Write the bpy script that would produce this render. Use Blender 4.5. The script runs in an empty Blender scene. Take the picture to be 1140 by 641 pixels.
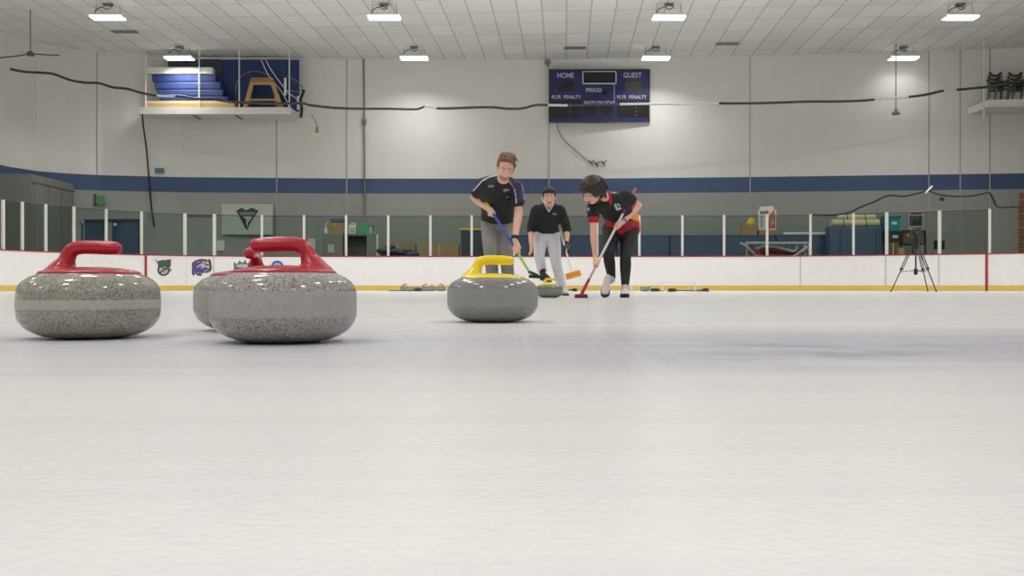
import bpy, bmesh, math, random
from mathutils import Vector, Matrix

random.seed(7)
SC = bpy.context.scene
COL = SC.collection
V = Vector
# ------------------------------------------------------------------ camera frame used to size things up
HY, CX, F, HC = 319.8, 570.0, 1000.0, 0.110      # horizon row, centre column, focal length in px, lens height in m

def P(px, py, Y):
    return V(((px - CX) / F * Y, Y, HC - (py - HY) / F * Y))

def ZH(py, Y):
    return HC - (py - HY) / F * Y

def lin(c):
    c = c / 255.0
    return c / 12.92 if c <= 0.04045 else ((c + 0.055) / 1.055) ** 2.4

def RGB(r, g, b, k=1.0):
    return (min(1, lin(r) * k), min(1, lin(g) * k), min(1, lin(b) * k), 1)

# ------------------------------------------------------------------ materials
def nodes(name):
    m = bpy.data.materials.new(name)
    m.use_nodes = True
    nt = m.node_tree
    b = nt.nodes['Principled BSDF']
    return m, nt, b

def N(nt, typ, **kw):
    n = nt.nodes.new(typ)
    for k, v in kw.items():
        if k.startswith('i_'):
            n.inputs[k[2:].replace('_', ' ')].default_value = v
        else:
            setattr(n, k, v)
    return n

def math_n(nt, op, a, b=None, c=None):
    n = nt.nodes.new('ShaderNodeMath')
    n.operation = op
    for i, x in enumerate((a, b, c)):
        if x is None:
            continue
        if isinstance(x, (int, float)):
            n.inputs[i].default_value = x
        else:
            nt.links.new(x, n.inputs[i])
    return n.outputs[0]

def mix_c(nt, fac, a, b, mode='MIX'):
    n = nt.nodes.new('ShaderNodeMix')
    n.data_type = 'RGBA'
    n.blend_type = mode
    for s, x in ((n.inputs[0], fac), (n.inputs[6], a), (n.inputs[7], b)):
        if isinstance(x, (int, float)):
            s.default_value = x
        elif isinstance(x, tuple):
            s.default_value = x
        else:
            nt.links.new(x, s)
    return n.outputs[2]

def mat(name, col, rough=0.6, metal=0.0, var=0.12, scale=12.0, bump=0.0, coat=0.0, emit=None, es=1.0, spec=0.5):
    """procedural material: base colour broken up by object-space noise"""
    m, nt, b = nodes(name)
    tc = N(nt, 'ShaderNodeTexCoord')
    nz = N(nt, 'ShaderNodeTexNoise', i_Scale=scale, i_Detail=4.0)
    nt.links.new(tc.outputs['Object'], nz.inputs['Vector'])
    d = tuple(c * (1 - var) for c in col[:3]) + (1,)
    l = tuple(min(1, c * (1 + var)) for c in col[:3]) + (1,)
    c = mix_c(nt, nz.outputs['Fac'], d, l)
    nt.links.new(c, b.inputs['Base Color'])
    b.inputs['Roughness'].default_value = rough
    b.inputs['Metallic'].default_value = metal
    b.inputs['Specular IOR Level'].default_value = spec
    b.inputs['Coat Weight'].default_value = coat
    if emit:
        b.inputs['Emission Color'].default_value = emit
        b.inputs['Emission Strength'].default_value = es
    if bump:
        bp = N(nt, 'ShaderNodeBump', i_Strength=bump, i_Distance=0.02)
        nt.links.new(nz.outputs['Fac'], bp.inputs['Height'])
        nt.links.new(bp.outputs['Normal'], b.inputs['Normal'])
    return m

def granite(name, base, z0, z1, bandcol, fleck=1.0, edge=0.003):
    """polished speckled granite with a matt striking band between heights z0 and z1"""
    m, nt, b = nodes(name)
    tc = N(nt, 'ShaderNodeTexCoord')
    o = tc.outputs['Object']
    sep = N(nt, 'ShaderNodeSeparateXYZ'); nt.links.new(o, sep.inputs[0])
    z = sep.outputs['Z']
    v1 = N(nt, 'ShaderNodeTexVoronoi', i_Scale=520.0); nt.links.new(o, v1.inputs['Vector'])
    v2 = N(nt, 'ShaderNodeTexVoronoi', i_Scale=300.0); nt.links.new(o, v2.inputs['Vector'])
    n1 = N(nt, 'ShaderNodeTexNoise', i_Scale=90.0, i_Detail=6.0); nt.links.new(o, n1.inputs['Vector'])
    bw = N(nt, 'ShaderNodeRGBToBW'); nt.links.new(v1.outputs['Color'], bw.inputs[0])
    bw2 = N(nt, 'ShaderNodeRGBToBW'); nt.links.new(v2.outputs['Color'], bw2.inputs[0])
    dark = math_n(nt, 'LESS_THAN', bw.outputs[0], 0.34)
    dark2 = math_n(nt, 'LESS_THAN', bw2.outputs[0], 0.22)
    light = math_n(nt, 'GREATER_THAN', bw.outputs[0], 0.66)
    lo = tuple(c * 0.82 for c in base[:3]) + (1,)
    hi = tuple(min(1, c * 1.2) for c in base[:3]) + (1,)
    c = mix_c(nt, n1.outputs['Fac'], lo, hi)
    c = mix_c(nt, math_n(nt, 'MULTIPLY', light, 0.42 * fleck), c, tuple(min(1, x * 1.75) for x in base[:3]) + (1,))
    c = mix_c(nt, math_n(nt, 'MULTIPLY', dark, 0.5 * fleck), c, tuple(x * 0.3 for x in base[:3]) + (1,))
    c = mix_c(nt, math_n(nt, 'MULTIPLY', dark2, 0.5 * fleck), c, tuple(x * 0.2 for x in base[:3]) + (1,))
    wob = math_n(nt, 'MULTIPLY_ADD', n1.outputs['Fac'], edge, z)
    a1 = N(nt, 'ShaderNodeMapRange'); a1.inputs[1].default_value = z0; a1.inputs[2].default_value = z0 + edge * 1.4
    nt.links.new(wob, a1.inputs[0])
    a2 = N(nt, 'ShaderNodeMapRange'); a2.inputs[1].default_value = z1 + edge * 1.4; a2.inputs[2].default_value = z1
    nt.links.new(wob, a2.inputs[0])
    band = math_n(nt, 'MULTIPLY', a1.outputs[0], a2.outputs[0])
    bc = mix_c(nt, 0.62, c, bandcol)
    c = mix_c(nt, band, c, bc)
    nt.links.new(c, b.inputs['Base Color'])
    r = math_n(nt, 'MULTIPLY_ADD', band, 0.42, 0.13)
    nt.links.new(r, b.inputs['Roughness'])
    return m

M = {}
def mm(key, *a, **k):
    M[key] = mat(key, *a, **k)
    return M[key]

# ------------------------------------------------------------------ geometry collector
ORG = {}

def catmull(vals, sub):
    n = len(vals)
    if n < 3 or sub <= 1:
        if sub <= 1 or n < 2:
            return list(vals)
    out = []
    for i in range(n - 1):
        p0 = vals[max(i - 1, 0)]; p1 = vals[i]; p2 = vals[i + 1]; p3 = vals[min(i + 2, n - 1)]
        for k in range(sub):
            t = k / sub
            t2, t3 = t * t, t * t * t
            out.append((p1 * 2 + (p2 - p0) * t + (p0 * 2 - p1 * 5 + p2 * 4 - p3) * t2 + (p1 * 3 - p0 - p2 * 3 + p3) * t3) * 0.5)
    out.append(vals[-1])
    return out

class MB:
    def __init__(self):
        self.v, self.f, self.m = [], [], []

    def add(self, vs, fs, mi=0):
        o = len(self.v)
        self.v += [V(x) for x in vs]
        for f in fs:
            self.f.append(tuple(i + o for i in f)); self.m.append(mi)
        return self

    def poly(self, pts, mi=0):
        return self.add(pts, [tuple(range(len(pts)))], mi)

    def box(self, c, s, mi=0, rz=0.0, bev=0.0, rot=None):
        c = V(c)
        bm = bmesh.new()
        bmesh.ops.create_cube(bm, size=1.0)
        bmesh.ops.scale(bm, vec=V(s), verts=bm.verts)
        if bev:
            bmesh.ops.bevel(bm, geom=bm.edges[:], offset=bev, segments=2, affect='EDGES', profile=0.6)
        R = rot if rot is not None else Matrix.Rotation(rz, 3, 'Z')
        bm.verts.index_update()
        vs = [R @ v.co + c for v in bm.verts]
        fs = [tuple(v.index for v in f.verts) for f in bm.faces]
        bm.free()
        return self.add(vs, fs, mi)

    def pbox(self, x0, x1, y0, y1, Y, d, mi=0, bev=0.0):
        """box whose front face stands at depth Y and spans the given picture columns/rows (y1 None = floor)"""
        X0, X1 = (x0 - CX) / F * Y, (x1 - CX) / F * Y
        zt = ZH(y0, Y); zb = 0.0 if y1 is None else ZH(y1, Y)
        return self.box(((X0 + X1) / 2, Y + d / 2, (zt + zb) / 2), (abs(X1 - X0), d, abs(zt - zb)), mi, bev=bev)

    def prism(self, pts, ext, mi=0):
        ext = V(ext); n = len(pts)
        a = [V(p) for p in pts]; b = [p + ext for p in a]
        fs = [tuple(range(n)), tuple(range(2 * n - 1, n - 1, -1))]
        for i in range(n):
            j = (i + 1) % n
            fs.append((i, i + n, j + n, j))
        return self.add(a + b, fs, mi)

    def limb(self, pts, rad, side=None, n=12, sub=4, mi=0, flat=False):
        pts = [V(p) for p in pts]
        if isinstance(rad, (int, float)):
            rad = [rad] * len(pts)
        rad = [V((r, r)) if isinstance(r, (int, float)) else V(r) for r in rad]
        pts = catmull(pts, sub); rad = catmull(rad, sub)
        K = len(pts)
        tang = []
        for i in range(K):
            t = pts[min(i + 1, K - 1)] - pts[max(i - 1, 0)]
            tang.append(t.normalized() if t.length > 1e-9 else V((0, 0, 1)))
        s = V(side) if side is not None else (V((1, 0, 0)) if abs(tang[0].x) < 0.9 else V((0, 1, 0)))
        rings = []
        def ring(c, t, s, a, b):
            o = t.cross(s).normalized(); sd = o.cross(t).normalized()
            return [c + sd * (a * math.cos(2 * math.pi * k / n)) + o * (b * math.sin(2 * math.pi * k / n)) for k in range(n)], sd
        cap = [] if flat else [0.35, 0.7, 0.92]
        first = True
        for i in range(K):
            t = tang[i]
            s = s - t * s.dot(t)
            if s.length < 1e-6:
                s = t.orthogonal()
            s.normalize()
            a, b = rad[i]
            if i == 0:
                e = min(a, b)
                for q in reversed(cap):
                    h = math.sqrt(1 - q * q)
                    rings.append(ring(pts[i] - t * e * q, t, s, a * h, b * h)[0])
            rings.append(ring(pts[i], t, s, a, b)[0])
            if i == K - 1:
                e = min(a, b)
                for q in cap:
                    h = math.sqrt(1 - q * q)
                    rings.append(ring(pts[i] + t * e * q, t, s, a * h, b * h)[0])
            if side is not None:
                s = V(side)
        vs, fs = [], []
        for r in rings:
            vs += r
        for i in range(len(rings) - 1):
            for k in range(n):
                k2 = (k + 1) % n
                fs.append((i * n + k, i * n + k2, (i + 1) * n + k2, (i + 1) * n + k))
        fs.append(tuple(range(n - 1, -1, -1)))
        fs.append(tuple(range((len(rings) - 1) * n, len(rings) * n)))
        return self.add(vs, fs, mi)

    def tube(self, pts, r, n=8, mi=0, sub=1):
        return self.limb(pts, r, n=n, sub=sub, mi=mi, flat=True)

    def ell(self, c, ax, mi=0, nu=16, nv=10):
        c = V(c)
        if isinstance(ax, (int, float)):
            ax = (V((ax, 0, 0)), V((0, ax, 0)), V((0, 0, ax)))
        A, B, C = [V(a) for a in ax]
        if A.cross(B).dot(C) < 0:
            A = -A
        vs = [c - C]
        for j in range(1, nv):
            th = -math.pi / 2 + math.pi * j / nv
            for i in range(nu):
                ph = 2 * math.pi * i / nu
                vs.append(c + A * (math.cos(th) * math.cos(ph)) + B * (math.cos(th) * math.sin(ph)) + C * math.sin(th))
        vs.append(c + C)
        fs = []
        for i in range(nu):
            fs.append((0, 1 + (i + 1) % nu, 1 + i))
            fs.append((len(vs) - 1, 1 + (nv - 2) * nu + i, 1 + (nv - 2) * nu + (i + 1) % nu))
        for j in range(nv - 2):
            for i in range(nu):
                a = 1 + j * nu + i; b = 1 + j * nu + (i + 1) % nu
                fs.append((a, b, b + nu, a + nu))
        return self.add(vs, fs, mi)

    def lathe(self, prof, n=64, c=(0, 0, 0), mi=0):
        c = V(c); vs = []; fs = []; rows = []
        for r, z in prof:
            if r < 1e-6:
                rows.append([len(vs)]); vs.append(c + V((0, 0, z)))
            else:
                rows.append(list(range(len(vs), len(vs) + n)))
                vs += [c + V((r * math.cos(2 * math.pi * k / n), r * math.sin(2 * math.pi * k / n), z)) for k in range(n)]
        for a, b in zip(rows, rows[1:]):
            for k in range(n):
                k2 = (k + 1) % n
                if len(a) == 1:
                    fs.append((a[0], b[k2], b[k]))
                elif len(b) == 1:
                    fs.append((a[k], a[k2], b[0]))
                else:
                    fs.append((a[k], a[k2], b[k2], b[k]))
        return self.add(vs, fs, mi)

    def mesh(self, name, mats):
        me = bpy.data.meshes.new(name)
        me.from_pydata([tuple(v) for v in self.v], [], self.f)
        for m in mats:
            me.materials.append(m)
        me.polygons.foreach_set('material_index', self.m)
        me.update()
        return me

    def build(self, name, mats, parent=None, org=None, smooth=False, fuse=None, region=None):
        if not isinstance(mats, (list, tuple)):
            mats = [mats]
        o0 = ORG[parent.name] if parent is not None else V(org if org is not None else (0, 0, 0))
        self.v = [v - o0 for v in self.v]
        me = self.mesh(name, mats)
        if fuse:
            me = remesh(me, fuse[0], fuse[1], mats)
            smooth = True
        if region:
            idx = [region(p.center + o0) for p in me.polygons]
            me.polygons.foreach_set('material_index', idx)
        if smooth:
            me.polygons.foreach_set('use_smooth', [True] * len(me.polygons))
            if not fuse and smooth != 'all':
                try:
                    me.set_sharp_from_angle(angle=math.radians(40))
                except Exception:
                    pass
        ob = bpy.data.objects.new(name, me)
        COL.objects.link(ob)
        if parent is not None:
            ob.parent = parent
        else:
            ob.location = o0
        ORG[ob.name] = o0
        return ob

def remesh(me, vox, it, mats):
    t = bpy.data.objects.new('tmp', me)
    COL.objects.link(t)
    r = t.modifiers.new('r', 'REMESH'); r.mode = 'VOXEL'; r.voxel_size = vox; r.adaptivity = 0.0
    if it:
        s = t.modifiers.new('s', 'SMOOTH'); s.factor = 0.5; s.iterations = it
    dg = bpy.context.evaluated_depsgraph_get()
    out = bpy.data.meshes.new_from_object(t.evaluated_get(dg))
    bpy.data.objects.remove(t)
    out.materials.clear()
    for m in mats:
        out.materials.append(m)
    return out

def tag(o, label=None, cat=None, group=None, kind=None):
    if label: o['label'] = label
    if cat: o['category'] = cat
    if group: o['group'] = group
    if kind: o['kind'] = kind
    return o

def thing(name, label, cat, base=(0, 0, 0), group=None):
    o = bpy.data.objects.new(name, None)
    o.empty_display_size = 0.1
    COL.objects.link(o)
    o.location = base
    ORG[o.name] = V(base)
    return tag(o, label, cat, group)

def solo(mb, name, mats, label, cat, base, group=None, smooth=False):
    o = mb.build(name, mats, None, org=base, smooth=smooth)
    return tag(o, label, cat, group)

def struct(mb, name, mats, smooth=False):
    return tag(mb.build(name, mats, smooth=smooth), kind='structure')

def copy_tree(o, parent=None):
    c = o.copy(); COL.objects.link(c)
    if parent is not None: c.parent = parent
    for ch in list(o.children):
        copy_tree(ch, c)
    return c

def text_mesh(body, size, loc, name, m, parent, sx=1.0, bold=0.0):
    """lettering facing the camera side (-Y), centred on loc"""
    cu = bpy.data.curves.new(name, 'FONT')
    cu.body = body; cu.size = size; cu.align_x = 'CENTER'; cu.align_y = 'CENTER'; cu.extrude = 0.004; cu.offset = bold
    t = bpy.data.objects.new('tmp', cu); COL.objects.link(t)
    dg = bpy.context.evaluated_depsgraph_get()
    me = bpy.data.meshes.new_from_object(t.evaluated_get(dg))
    bpy.data.objects.remove(t)
    o0 = ORG[parent.name]
    for v in me.vertices:
        x, y, z = v.co
        v.co = V((x * sx, -z, y)) + V(loc) - o0
    me.materials.clear(); me.materials.append(m)
    ob = bpy.data.objects.new(name, me); COL.objects.link(ob); ob.parent = parent
    ORG[ob.name] = o0
    return ob
# ------------------------------------------------------------------ palette
mm('wall_white', RGB(228, 226, 221), 0.75, var=0.04, scale=1.3)
mm('wall_blue', RGB(72, 92, 126), 0.7, var=0.06, scale=1.5)
mm('wall_grey', RGB(158, 160, 155), 0.75, var=0.06, scale=1.2)
mm('joint', RGB(182, 180, 172), 0.8)
mm('pipe_grey', RGB(128, 126, 120), 0.6)
mm('concrete', RGB(120, 118, 112), 0.8)
mm('board_white', RGB(243, 241, 239), 0.45, var=0.05, scale=5)
mm('kick_yellow', RGB(220, 190, 100), 0.5, var=0.1, scale=3)
mm('red_trim', RGB(165, 45, 50), 0.5)
mm('seam', RGB(196, 196, 192), 0.6)
mm('post_white', RGB(215, 214, 205), 0.5)
mm('glass_edge', RGB(62, 70, 66), 0.4)
mm('navy', RGB(84, 99, 126), 0.65, var=0.15, scale=2)
mm('navy_dark', RGB(62, 70, 86), 0.6, var=0.15, scale=2)
mm('mat_blue', RGB(38, 59, 110), 0.55, var=0.2, scale=3)
mm('black', RGB(26, 26, 28), 0.55)
mm('dark', RGB(60, 61, 60), 0.6)
mm('rubber', RGB(34, 34, 35), 0.8)
mm('steel', RGB(150, 150, 150), 0.35, metal=0.8)
mm('grey_metal', RGB(120, 122, 120), 0.5)
mm('white_paint', RGB(225, 224, 218), 0.5)
mm('cream', RGB(210, 196, 160), 0.7)
mm('card', RGB(168, 140, 100), 0.8, var=0.1, scale=6)
mm('card_dark', RGB(120, 100, 76), 0.8, var=0.1, scale=6)
mm('tape', RGB(190, 170, 130), 0.5)
mm('wood', RGB(188, 155, 96), 0.7, var=0.2, scale=8)
mm('brown_wood', RGB(120, 78, 58), 0.7, var=0.2, scale=8)
mm('green_plastic', RGB(92, 170, 118), 0.5)
mm('teal_plastic', RGB(20, 140, 140), 0.5)
mm('exit_green', RGB(92, 140, 98), 0.5, emit=RGB(70, 130, 80), es=0.1)
mm('paper', RGB(222, 226, 216), 0.7, var=0.03)
mm('banner', RGB(190, 194, 186), 0.7, var=0.04)
mm('yellow_plastic', RGB(235, 190, 60), 0.45)
mm('red_plastic', RGB(150, 40, 50), 0.5)
mm('poster_red', RGB(205, 110, 96), 0.6, var=0.25, scale=14)
mm('poster_dark', RGB(90, 92, 108), 0.6, var=0.4, scale=9)
mm('blue_sign', RGB(90, 130, 150), 0.5)
mm('booth_grey', RGB(122, 122, 118), 0.7, var=0.05, scale=2)
mm('booth_dark', RGB(88, 88, 85), 0.7, var=0.05, scale=2)
mm('green_grey', RGB(134, 136, 124), 0.6)
# scoreboard
mm('score_blue', RGB(30, 41, 94), 0.35, var=0.08, scale=2)
mm('score_black', RGB(26, 27, 26), 0.25)
mm('score_olive', RGB(70, 76, 56), 0.25, var=0.3, scale=3)  # guest window: olive tone with its reflection put into the colour
mm('score_white', RGB(205, 208, 218), 0.5)
# stones and brooms
mm('handle_red', RGB(178, 26, 47), 0.28, var=0.03, scale=6, coat=0.2)
mm('handle_yellow', RGB(246, 218, 22), 0.28, var=0.03, scale=6, coat=0.3)
mm('rim_rubber', RGB(150, 30, 45), 0.5)
M['granite_tan'] = granite('granite_tan', RGB(152, 149, 137), 0.064, 0.083, RGB(186, 186, 180), edge=0.0025)
M['granite_rose'] = granite('granite_rose', RGB(156, 153, 148), 0.051, 0.101, RGB(178, 174, 172), edge=0.005)
M['granite_grey'] = granite('granite_grey', RGB(130, 130, 128), 0.049, 0.103, RGB(150, 150, 150), fleck=0.55, edge=0.006)
M['granite_green'] = granite('granite_green', RGB(132, 136, 122), 0.044, 0.09, RGB(146, 150, 136), fleck=0.5, edge=0.006)

def glass_mat():
    m = bpy.data.materials.new('rink_glass'); m.use_nodes = True
    nt = m.node_tree; nt.nodes.clear()
    out = N(nt, 'ShaderNodeOutputMaterial')
    tr = N(nt, 'ShaderNodeBsdfTransparent'); tr.inputs[0].default_value = (0.80, 0.86, 0.83, 1)
    gl = N(nt, 'ShaderNodeBsdfGlossy'); gl.inputs['Roughness'].default_value = 0.05
    fr = N(nt, 'ShaderNodeLayerWeight'); fr.inputs[0].default_value = 0.15
    mx = N(nt, 'ShaderNodeMixShader')
    k = math_n(nt, 'MULTIPLY', fr.outputs['Fresnel'], 0.5)
    nt.links.new(k, mx.inputs[0]); nt.links.new(tr.outputs[0], mx.inputs[1]); nt.links.new(gl.outputs[0], mx.inputs[2])
    nt.links.new(mx.outputs[0], out.inputs[0])
    return m
M['glass'] = glass_mat()

def emit_mat(name, col, s):
    m, nt, b = nodes(name)
    tc = N(nt, 'ShaderNodeTexCoord'); nz = N(nt, 'ShaderNodeTexNoise', i_Scale=2.0)
    nt.links.new(tc.outputs['Object'], nz.inputs['Vector'])
    c = mix_c(nt, nz.outputs['Fac'], col, tuple(x * 0.95 for x in col[:3]) + (1,))
    nt.links.new(c, b.inputs['Emission Color'])
    b.inputs['Base Color'].default_value = col
    b.inputs['Emission Strength'].default_value = s
    return m
M['diffuser'] = emit_mat('diffuser', (1, 0.98, 0.93, 1), 3.0)

def ceiling_mat():
    m, nt, b = nodes('ceiling_tiles')
    tc = N(nt, 'ShaderNodeTexCoord'); o = tc.outputs['Object']
    sp = N(nt, 'ShaderNodeSeparateXYZ'); nt.links.new(o, sp.inputs[0])
    u = math_n(nt, 'MULTIPLY_ADD', sp.outputs['Y'], -0.06, sp.outputs['X'])
    v = math_n(nt, 'MULTIPLY_ADD', sp.outputs['X'], 0.06, sp.outputs['Y'])
    u = math_n(nt, 'DIVIDE', u, 0.75); v = math_n(nt, 'DIVIDE', v, 1.25)
    cb = N(nt, 'ShaderNodeCombineXYZ')
    nt.links.new(math_n(nt, 'FLOOR', u), cb.inputs[0]); nt.links.new(math_n(nt, 'FLOOR', v), cb.inputs[1])
    wn = N(nt, 'ShaderNodeTexWhiteNoise'); nt.links.new(cb.outputs[0], wn.inputs['Vector'])
    nz = N(nt, 'ShaderNodeTexNoise', i_Scale=0.25, i_Detail=2.0); nt.links.new(o, nz.inputs['Vector'])
    c = mix_c(nt, wn.outputs['Value'], RGB(226, 226, 225), RGB(240, 240, 237))
    c = mix_c(nt, math_n(nt, 'MULTIPLY', nz.outputs['Fac'], 0.5), c, RGB(236, 233, 222))
    fu = math_n(nt, 'FRACT', u); fv = math_n(nt, 'FRACT', v)
    lu = math_n(nt, 'LESS_THAN', fu, 0.05); lv = math_n(nt, 'LESS_THAN', fv, 0.05)
    wn2 = N(nt, 'ShaderNodeTexNoise', i_Scale=0.5); nt.links.new(o, wn2.inputs['Vector'])
    c = mix_c(nt, math_n(nt, 'MULTIPLY', lv, 0.25), c, RGB(150, 150, 146))
    c = mix_c(nt, math_n(nt, 'MULTIPLY', lu, 0.55), c, RGB(140, 140, 136))
    nt.links.new(c, b.inputs['Base Color'])
    b.inputs['Roughness'].default_value = 0.85
    b.inputs['Specular IOR Level'].default_value = 0.1
    return m
M['ceiling'] = ceiling_mat()

def ice_mat():
    m, nt, b = nodes('rink_ice')
    tc = N(nt, 'ShaderNodeTexCoord'); o = tc.outputs['Object']
    sp = N(nt, 'ShaderNodeSeparateXYZ'); nt.links.new(o, sp.inputs[0])
    x, y = sp.outputs['X'], sp.outputs['Y']
    def noise(sx, sy, scale=1.0, det=3.0, off=0.0):
        mp = N(nt, 'ShaderNodeMapping'); mp.inputs['Scale'].default_value = (sx, sy, 1); mp.inputs['Location'].default_value = (off, off, 0)
        mp.inputs['Rotation'].default_value = (0, 0, -0.03)
        nt.links.new(o, mp.inputs['Vector'])
        nz = N(nt, 'ShaderNodeTexNoise', i_Scale=scale, i_Detail=det)
        nt.links.new(mp.outputs[0], nz.inputs['Vector'])
        return nz.outputs['Fac']
    def gauss(val, c0, w):
        d = math_n(nt, 'DIVIDE', math_n(nt, 'SUBTRACT', val, c0), w)
        return math_n(nt, 'POWER', 2.718, math_n(nt, 'MULTIPLY', math_n(nt, 'MULTIPLY', d, d), -1.0))
    def ramp(val, a, bb):
        r = N(nt, 'ShaderNodeMapRange'); r.inputs[1].default_value = a; r.inputs[2].default_value = bb
        nt.links.new(val, r.inputs[0]); return r.outputs[0]
    n_big = noise(1.2, 2.2, 1.0, 4.0)
    n_lat = noise(0.7, 9.0, 1.0, 4.0, 3.1)
    n_str = noise(95.0, 0.35, 1.0, 3.0, 1.7)
    n_fin = noise(60, 60, 1.0, 5.0)
    base = mix_c(nt, n_big, RGB(232, 231, 231), RGB(242, 240, 238))
    base = mix_c(nt, math_n(nt, 'MULTIPLY', ramp(n_lat, 0.52, 0.72), 0.3), base, RGB(206, 204, 208))
    # pale lavender paint band of the house ring under the ice
    yy = math_n(nt, 'MULTIPLY_ADD', n_big, 0.8, y)
    ring = math_n(nt, 'MULTIPLY', ramp(yy, 1.30, 1.95), ramp(yy, 2.95, 2.4))
    side = ramp(x, -1.2, 0.6)
    ring = math_n(nt, 'MULTIPLY', ring, math_n(nt, 'MULTIPLY_ADD', side, 0.42, 0.36))
    base = mix_c(nt, ring, base, RGB(190, 187, 204))
    # scuffed grey patch to the right
    pt = math_n(nt, 'MULTIPLY', gauss(x, 0.55, 0.32), gauss(y, 1.60, 0.30))
    n_pat = noise(4.0, 5.0, 1.0, 5.0, 5.3)
    pt = math_n(nt, 'MULTIPLY', pt, ramp(n_pat, 0.42, 0.66))
    base = mix_c(nt, math_n(nt, 'MULTIPLY', pt, 0.85), base, RGB(160, 161, 169))
    # sweeping scratches running down the sheet
    sm = math_n(nt, 'MULTIPLY', gauss(x, 0.12, 0.42), math_n(nt, 'MULTIPLY', ramp(y, 0.85, 1.7), ramp(y, 9.0, 4.0)))
    base = mix_c(nt, math_n(nt, 'MULTIPLY', math_n(nt, 'MULTIPLY', ramp(n_str, 0.55, 0.68), sm), 0.38), base, RGB(186, 186, 193))
    base = mix_c(nt, math_n(nt, 'MULTIPLY', math_n(nt, 'MULTIPLY', ramp(n_str, 0.44, 0.34), sm), 0.25), base, RGB(246, 246, 246))
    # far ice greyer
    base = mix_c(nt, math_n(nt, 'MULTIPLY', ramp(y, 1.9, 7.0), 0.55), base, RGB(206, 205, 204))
    base = mix_c(nt, math_n(nt, 'MULTIPLY', ramp(n_fin, 0.5, 0.75), 0.18), base, RGB(214, 214, 218))
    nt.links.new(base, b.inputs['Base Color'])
    b.inputs['IOR'].default_value = 1.31
    rg = math_n(nt, 'MULTIPLY_ADD', n_lat, 0.18, 0.14)
    nt.links.new(rg, b.inputs['Roughness'])
    b.inputs['Specular IOR Level'].default_value = 0.35
    peb = N(nt, 'ShaderNodeTexNoise', i_Scale=140.0, i_Detail=2.0); nt.links.new(o, peb.inputs['Vector'])
    bp = N(nt, 'ShaderNodeBump', i_Strength=0.12, i_Distance=0.004)
    nt.links.new(peb.outputs['Fac'], bp.inputs['Height']); nt.links.new(bp.outputs['Normal'], b.inputs['Normal'])
    return m
M['ice'] = ice_mat()

# ------------------------------------------------------------------ room shell
ZC = 8.556                      # ceiling height
ZS0, ZS1 = 3.58, 4.135          # blue stripe on the walls
farw = [(-16.45, 31.1), (-15.7, 31.75), (-14.7, 32.25), (-12.1, 32.8), (-6.3, 33.25), (2.3, 33.3), (9.0, 32.75), (18.07, 31.7), (22.0, 31.25)]

def wall_strip(line, name):
    mb = MB()
    for (a, b) in zip(line, line[1:]):
        for z0, z1, mi in ((0, ZS0, 2), (ZS0, ZS1, 1), (ZS1, ZC + 0.05, 0)):
            mb.poly([(a[0], a[1], z0), (b[0], b[1], z0), (b[0], b[1], z1), (a[0], a[1], z1)], mi)
    return struct(mb, name, [M['wall_white'], M['wall_blue'], M['wall_grey']])

def wally(X):
    for (a, b) in zip(farw, farw[1:]):
        if a[0] <= X <= b[0]:
            return a[1] + (b[1] - a[1]) * (X - a[0]) / (b[0] - a[0])
    return 32.0

def wall_at(px):
    Y = 32.5
    for _ in range(12):
        Y = wally((px - CX) / F * Y)
    return Y

for nm, seg_ in zip(('wall_corner_left', 'wall_corner', 'wall_back_left', 'wall_back_bend', 'wall_back_centre_left', 'wall_back_centre', 'wall_back_centre_right', 'wall_back_right', 'wall_corner_right'), zip(farw, farw[1:])):
    wall_strip(list(seg_), nm)
wall_strip([(-16.7, -14.0), (-16.8, 29.9), (-16.45, 31.1)], 'wall_left')
wall_strip([(22.0, 31.25), (22.0, -14.0)], 'wall_right')
wall_strip([(22.0, -14.0), (-16.7, -14.0)], 'wall_front')
struct(MB().poly([(-17.2, -14.2, ZC), (22.2, -14.2, ZC), (22.2, 33.6, ZC), (-17.2, 33.6, ZC)]), 'ceiling', M['ceiling'])
struct(MB().poly([(-17.2, -14.2, -0.02), (22.2, -14.2, -0.02), (22.2, 33.6, -0.02), (-17.2, 33.6, -0.02)]), 'floor', M['concrete'])

# vertical wall joints
for i, (px, y1) in enumerate(((108, 199), (308, 285), (386, 285), (611, 285), (835, 285), (1034, 285), (1069, 285), (1102, 285))):
    Y = wall_at(px) - 0.012
    c = P(px, 100, Y)
    zb = ZS1 if y1 < 200 else 0.0
    struct(MB().box((c.x, Y, (zb + ZC) / 2), (0.035, 0.02, ZC - zb)), 'trim_%d' % (i + 1), M['joint'])

# ------------------------------------------------------------------ rink boards
bkeys = [(0, 23.8), (40, 24.9), (80, 25.8), (120, 26.8), (160, 27.6), (213, 28.4), (300, 28.9), (400, 29.0), (760, 29.0), (900, 28.6), (1000, 27.7), (1098, 26.7), (1140, 26.2)]

def bY(px):
    for (a, b) in zip(bkeys, bkeys[1:]):
        if a[0] <= px <= b[0]:
            return a[1] + (b[1] - a[1]) * (px - a[0]) / (b[0] - a[0])
    return bkeys[0][1] if px < 0 else bkeys[-1][1]

def bpt(px, off=0.0):
    Y = bY(px)
    return V(((px - CX) / F * Y, Y - off, 0))

BH = 1.125
bline = [V((-15.3, 2.0, 0)), V((-15.25, 12, 0)), V((-14.95, 18.0, 0)), V((-14.5, 21.3, 0))] + [bpt(p) for p in range(0, 1141, 12)] + \
        [V((16.0, 24.9, 0)), V((17.1, 22.8, 0)), V((17.7, 20.0, 0)), V((18.0, 12.0, 0)), V((18.0, 2.0, 0))]

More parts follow.
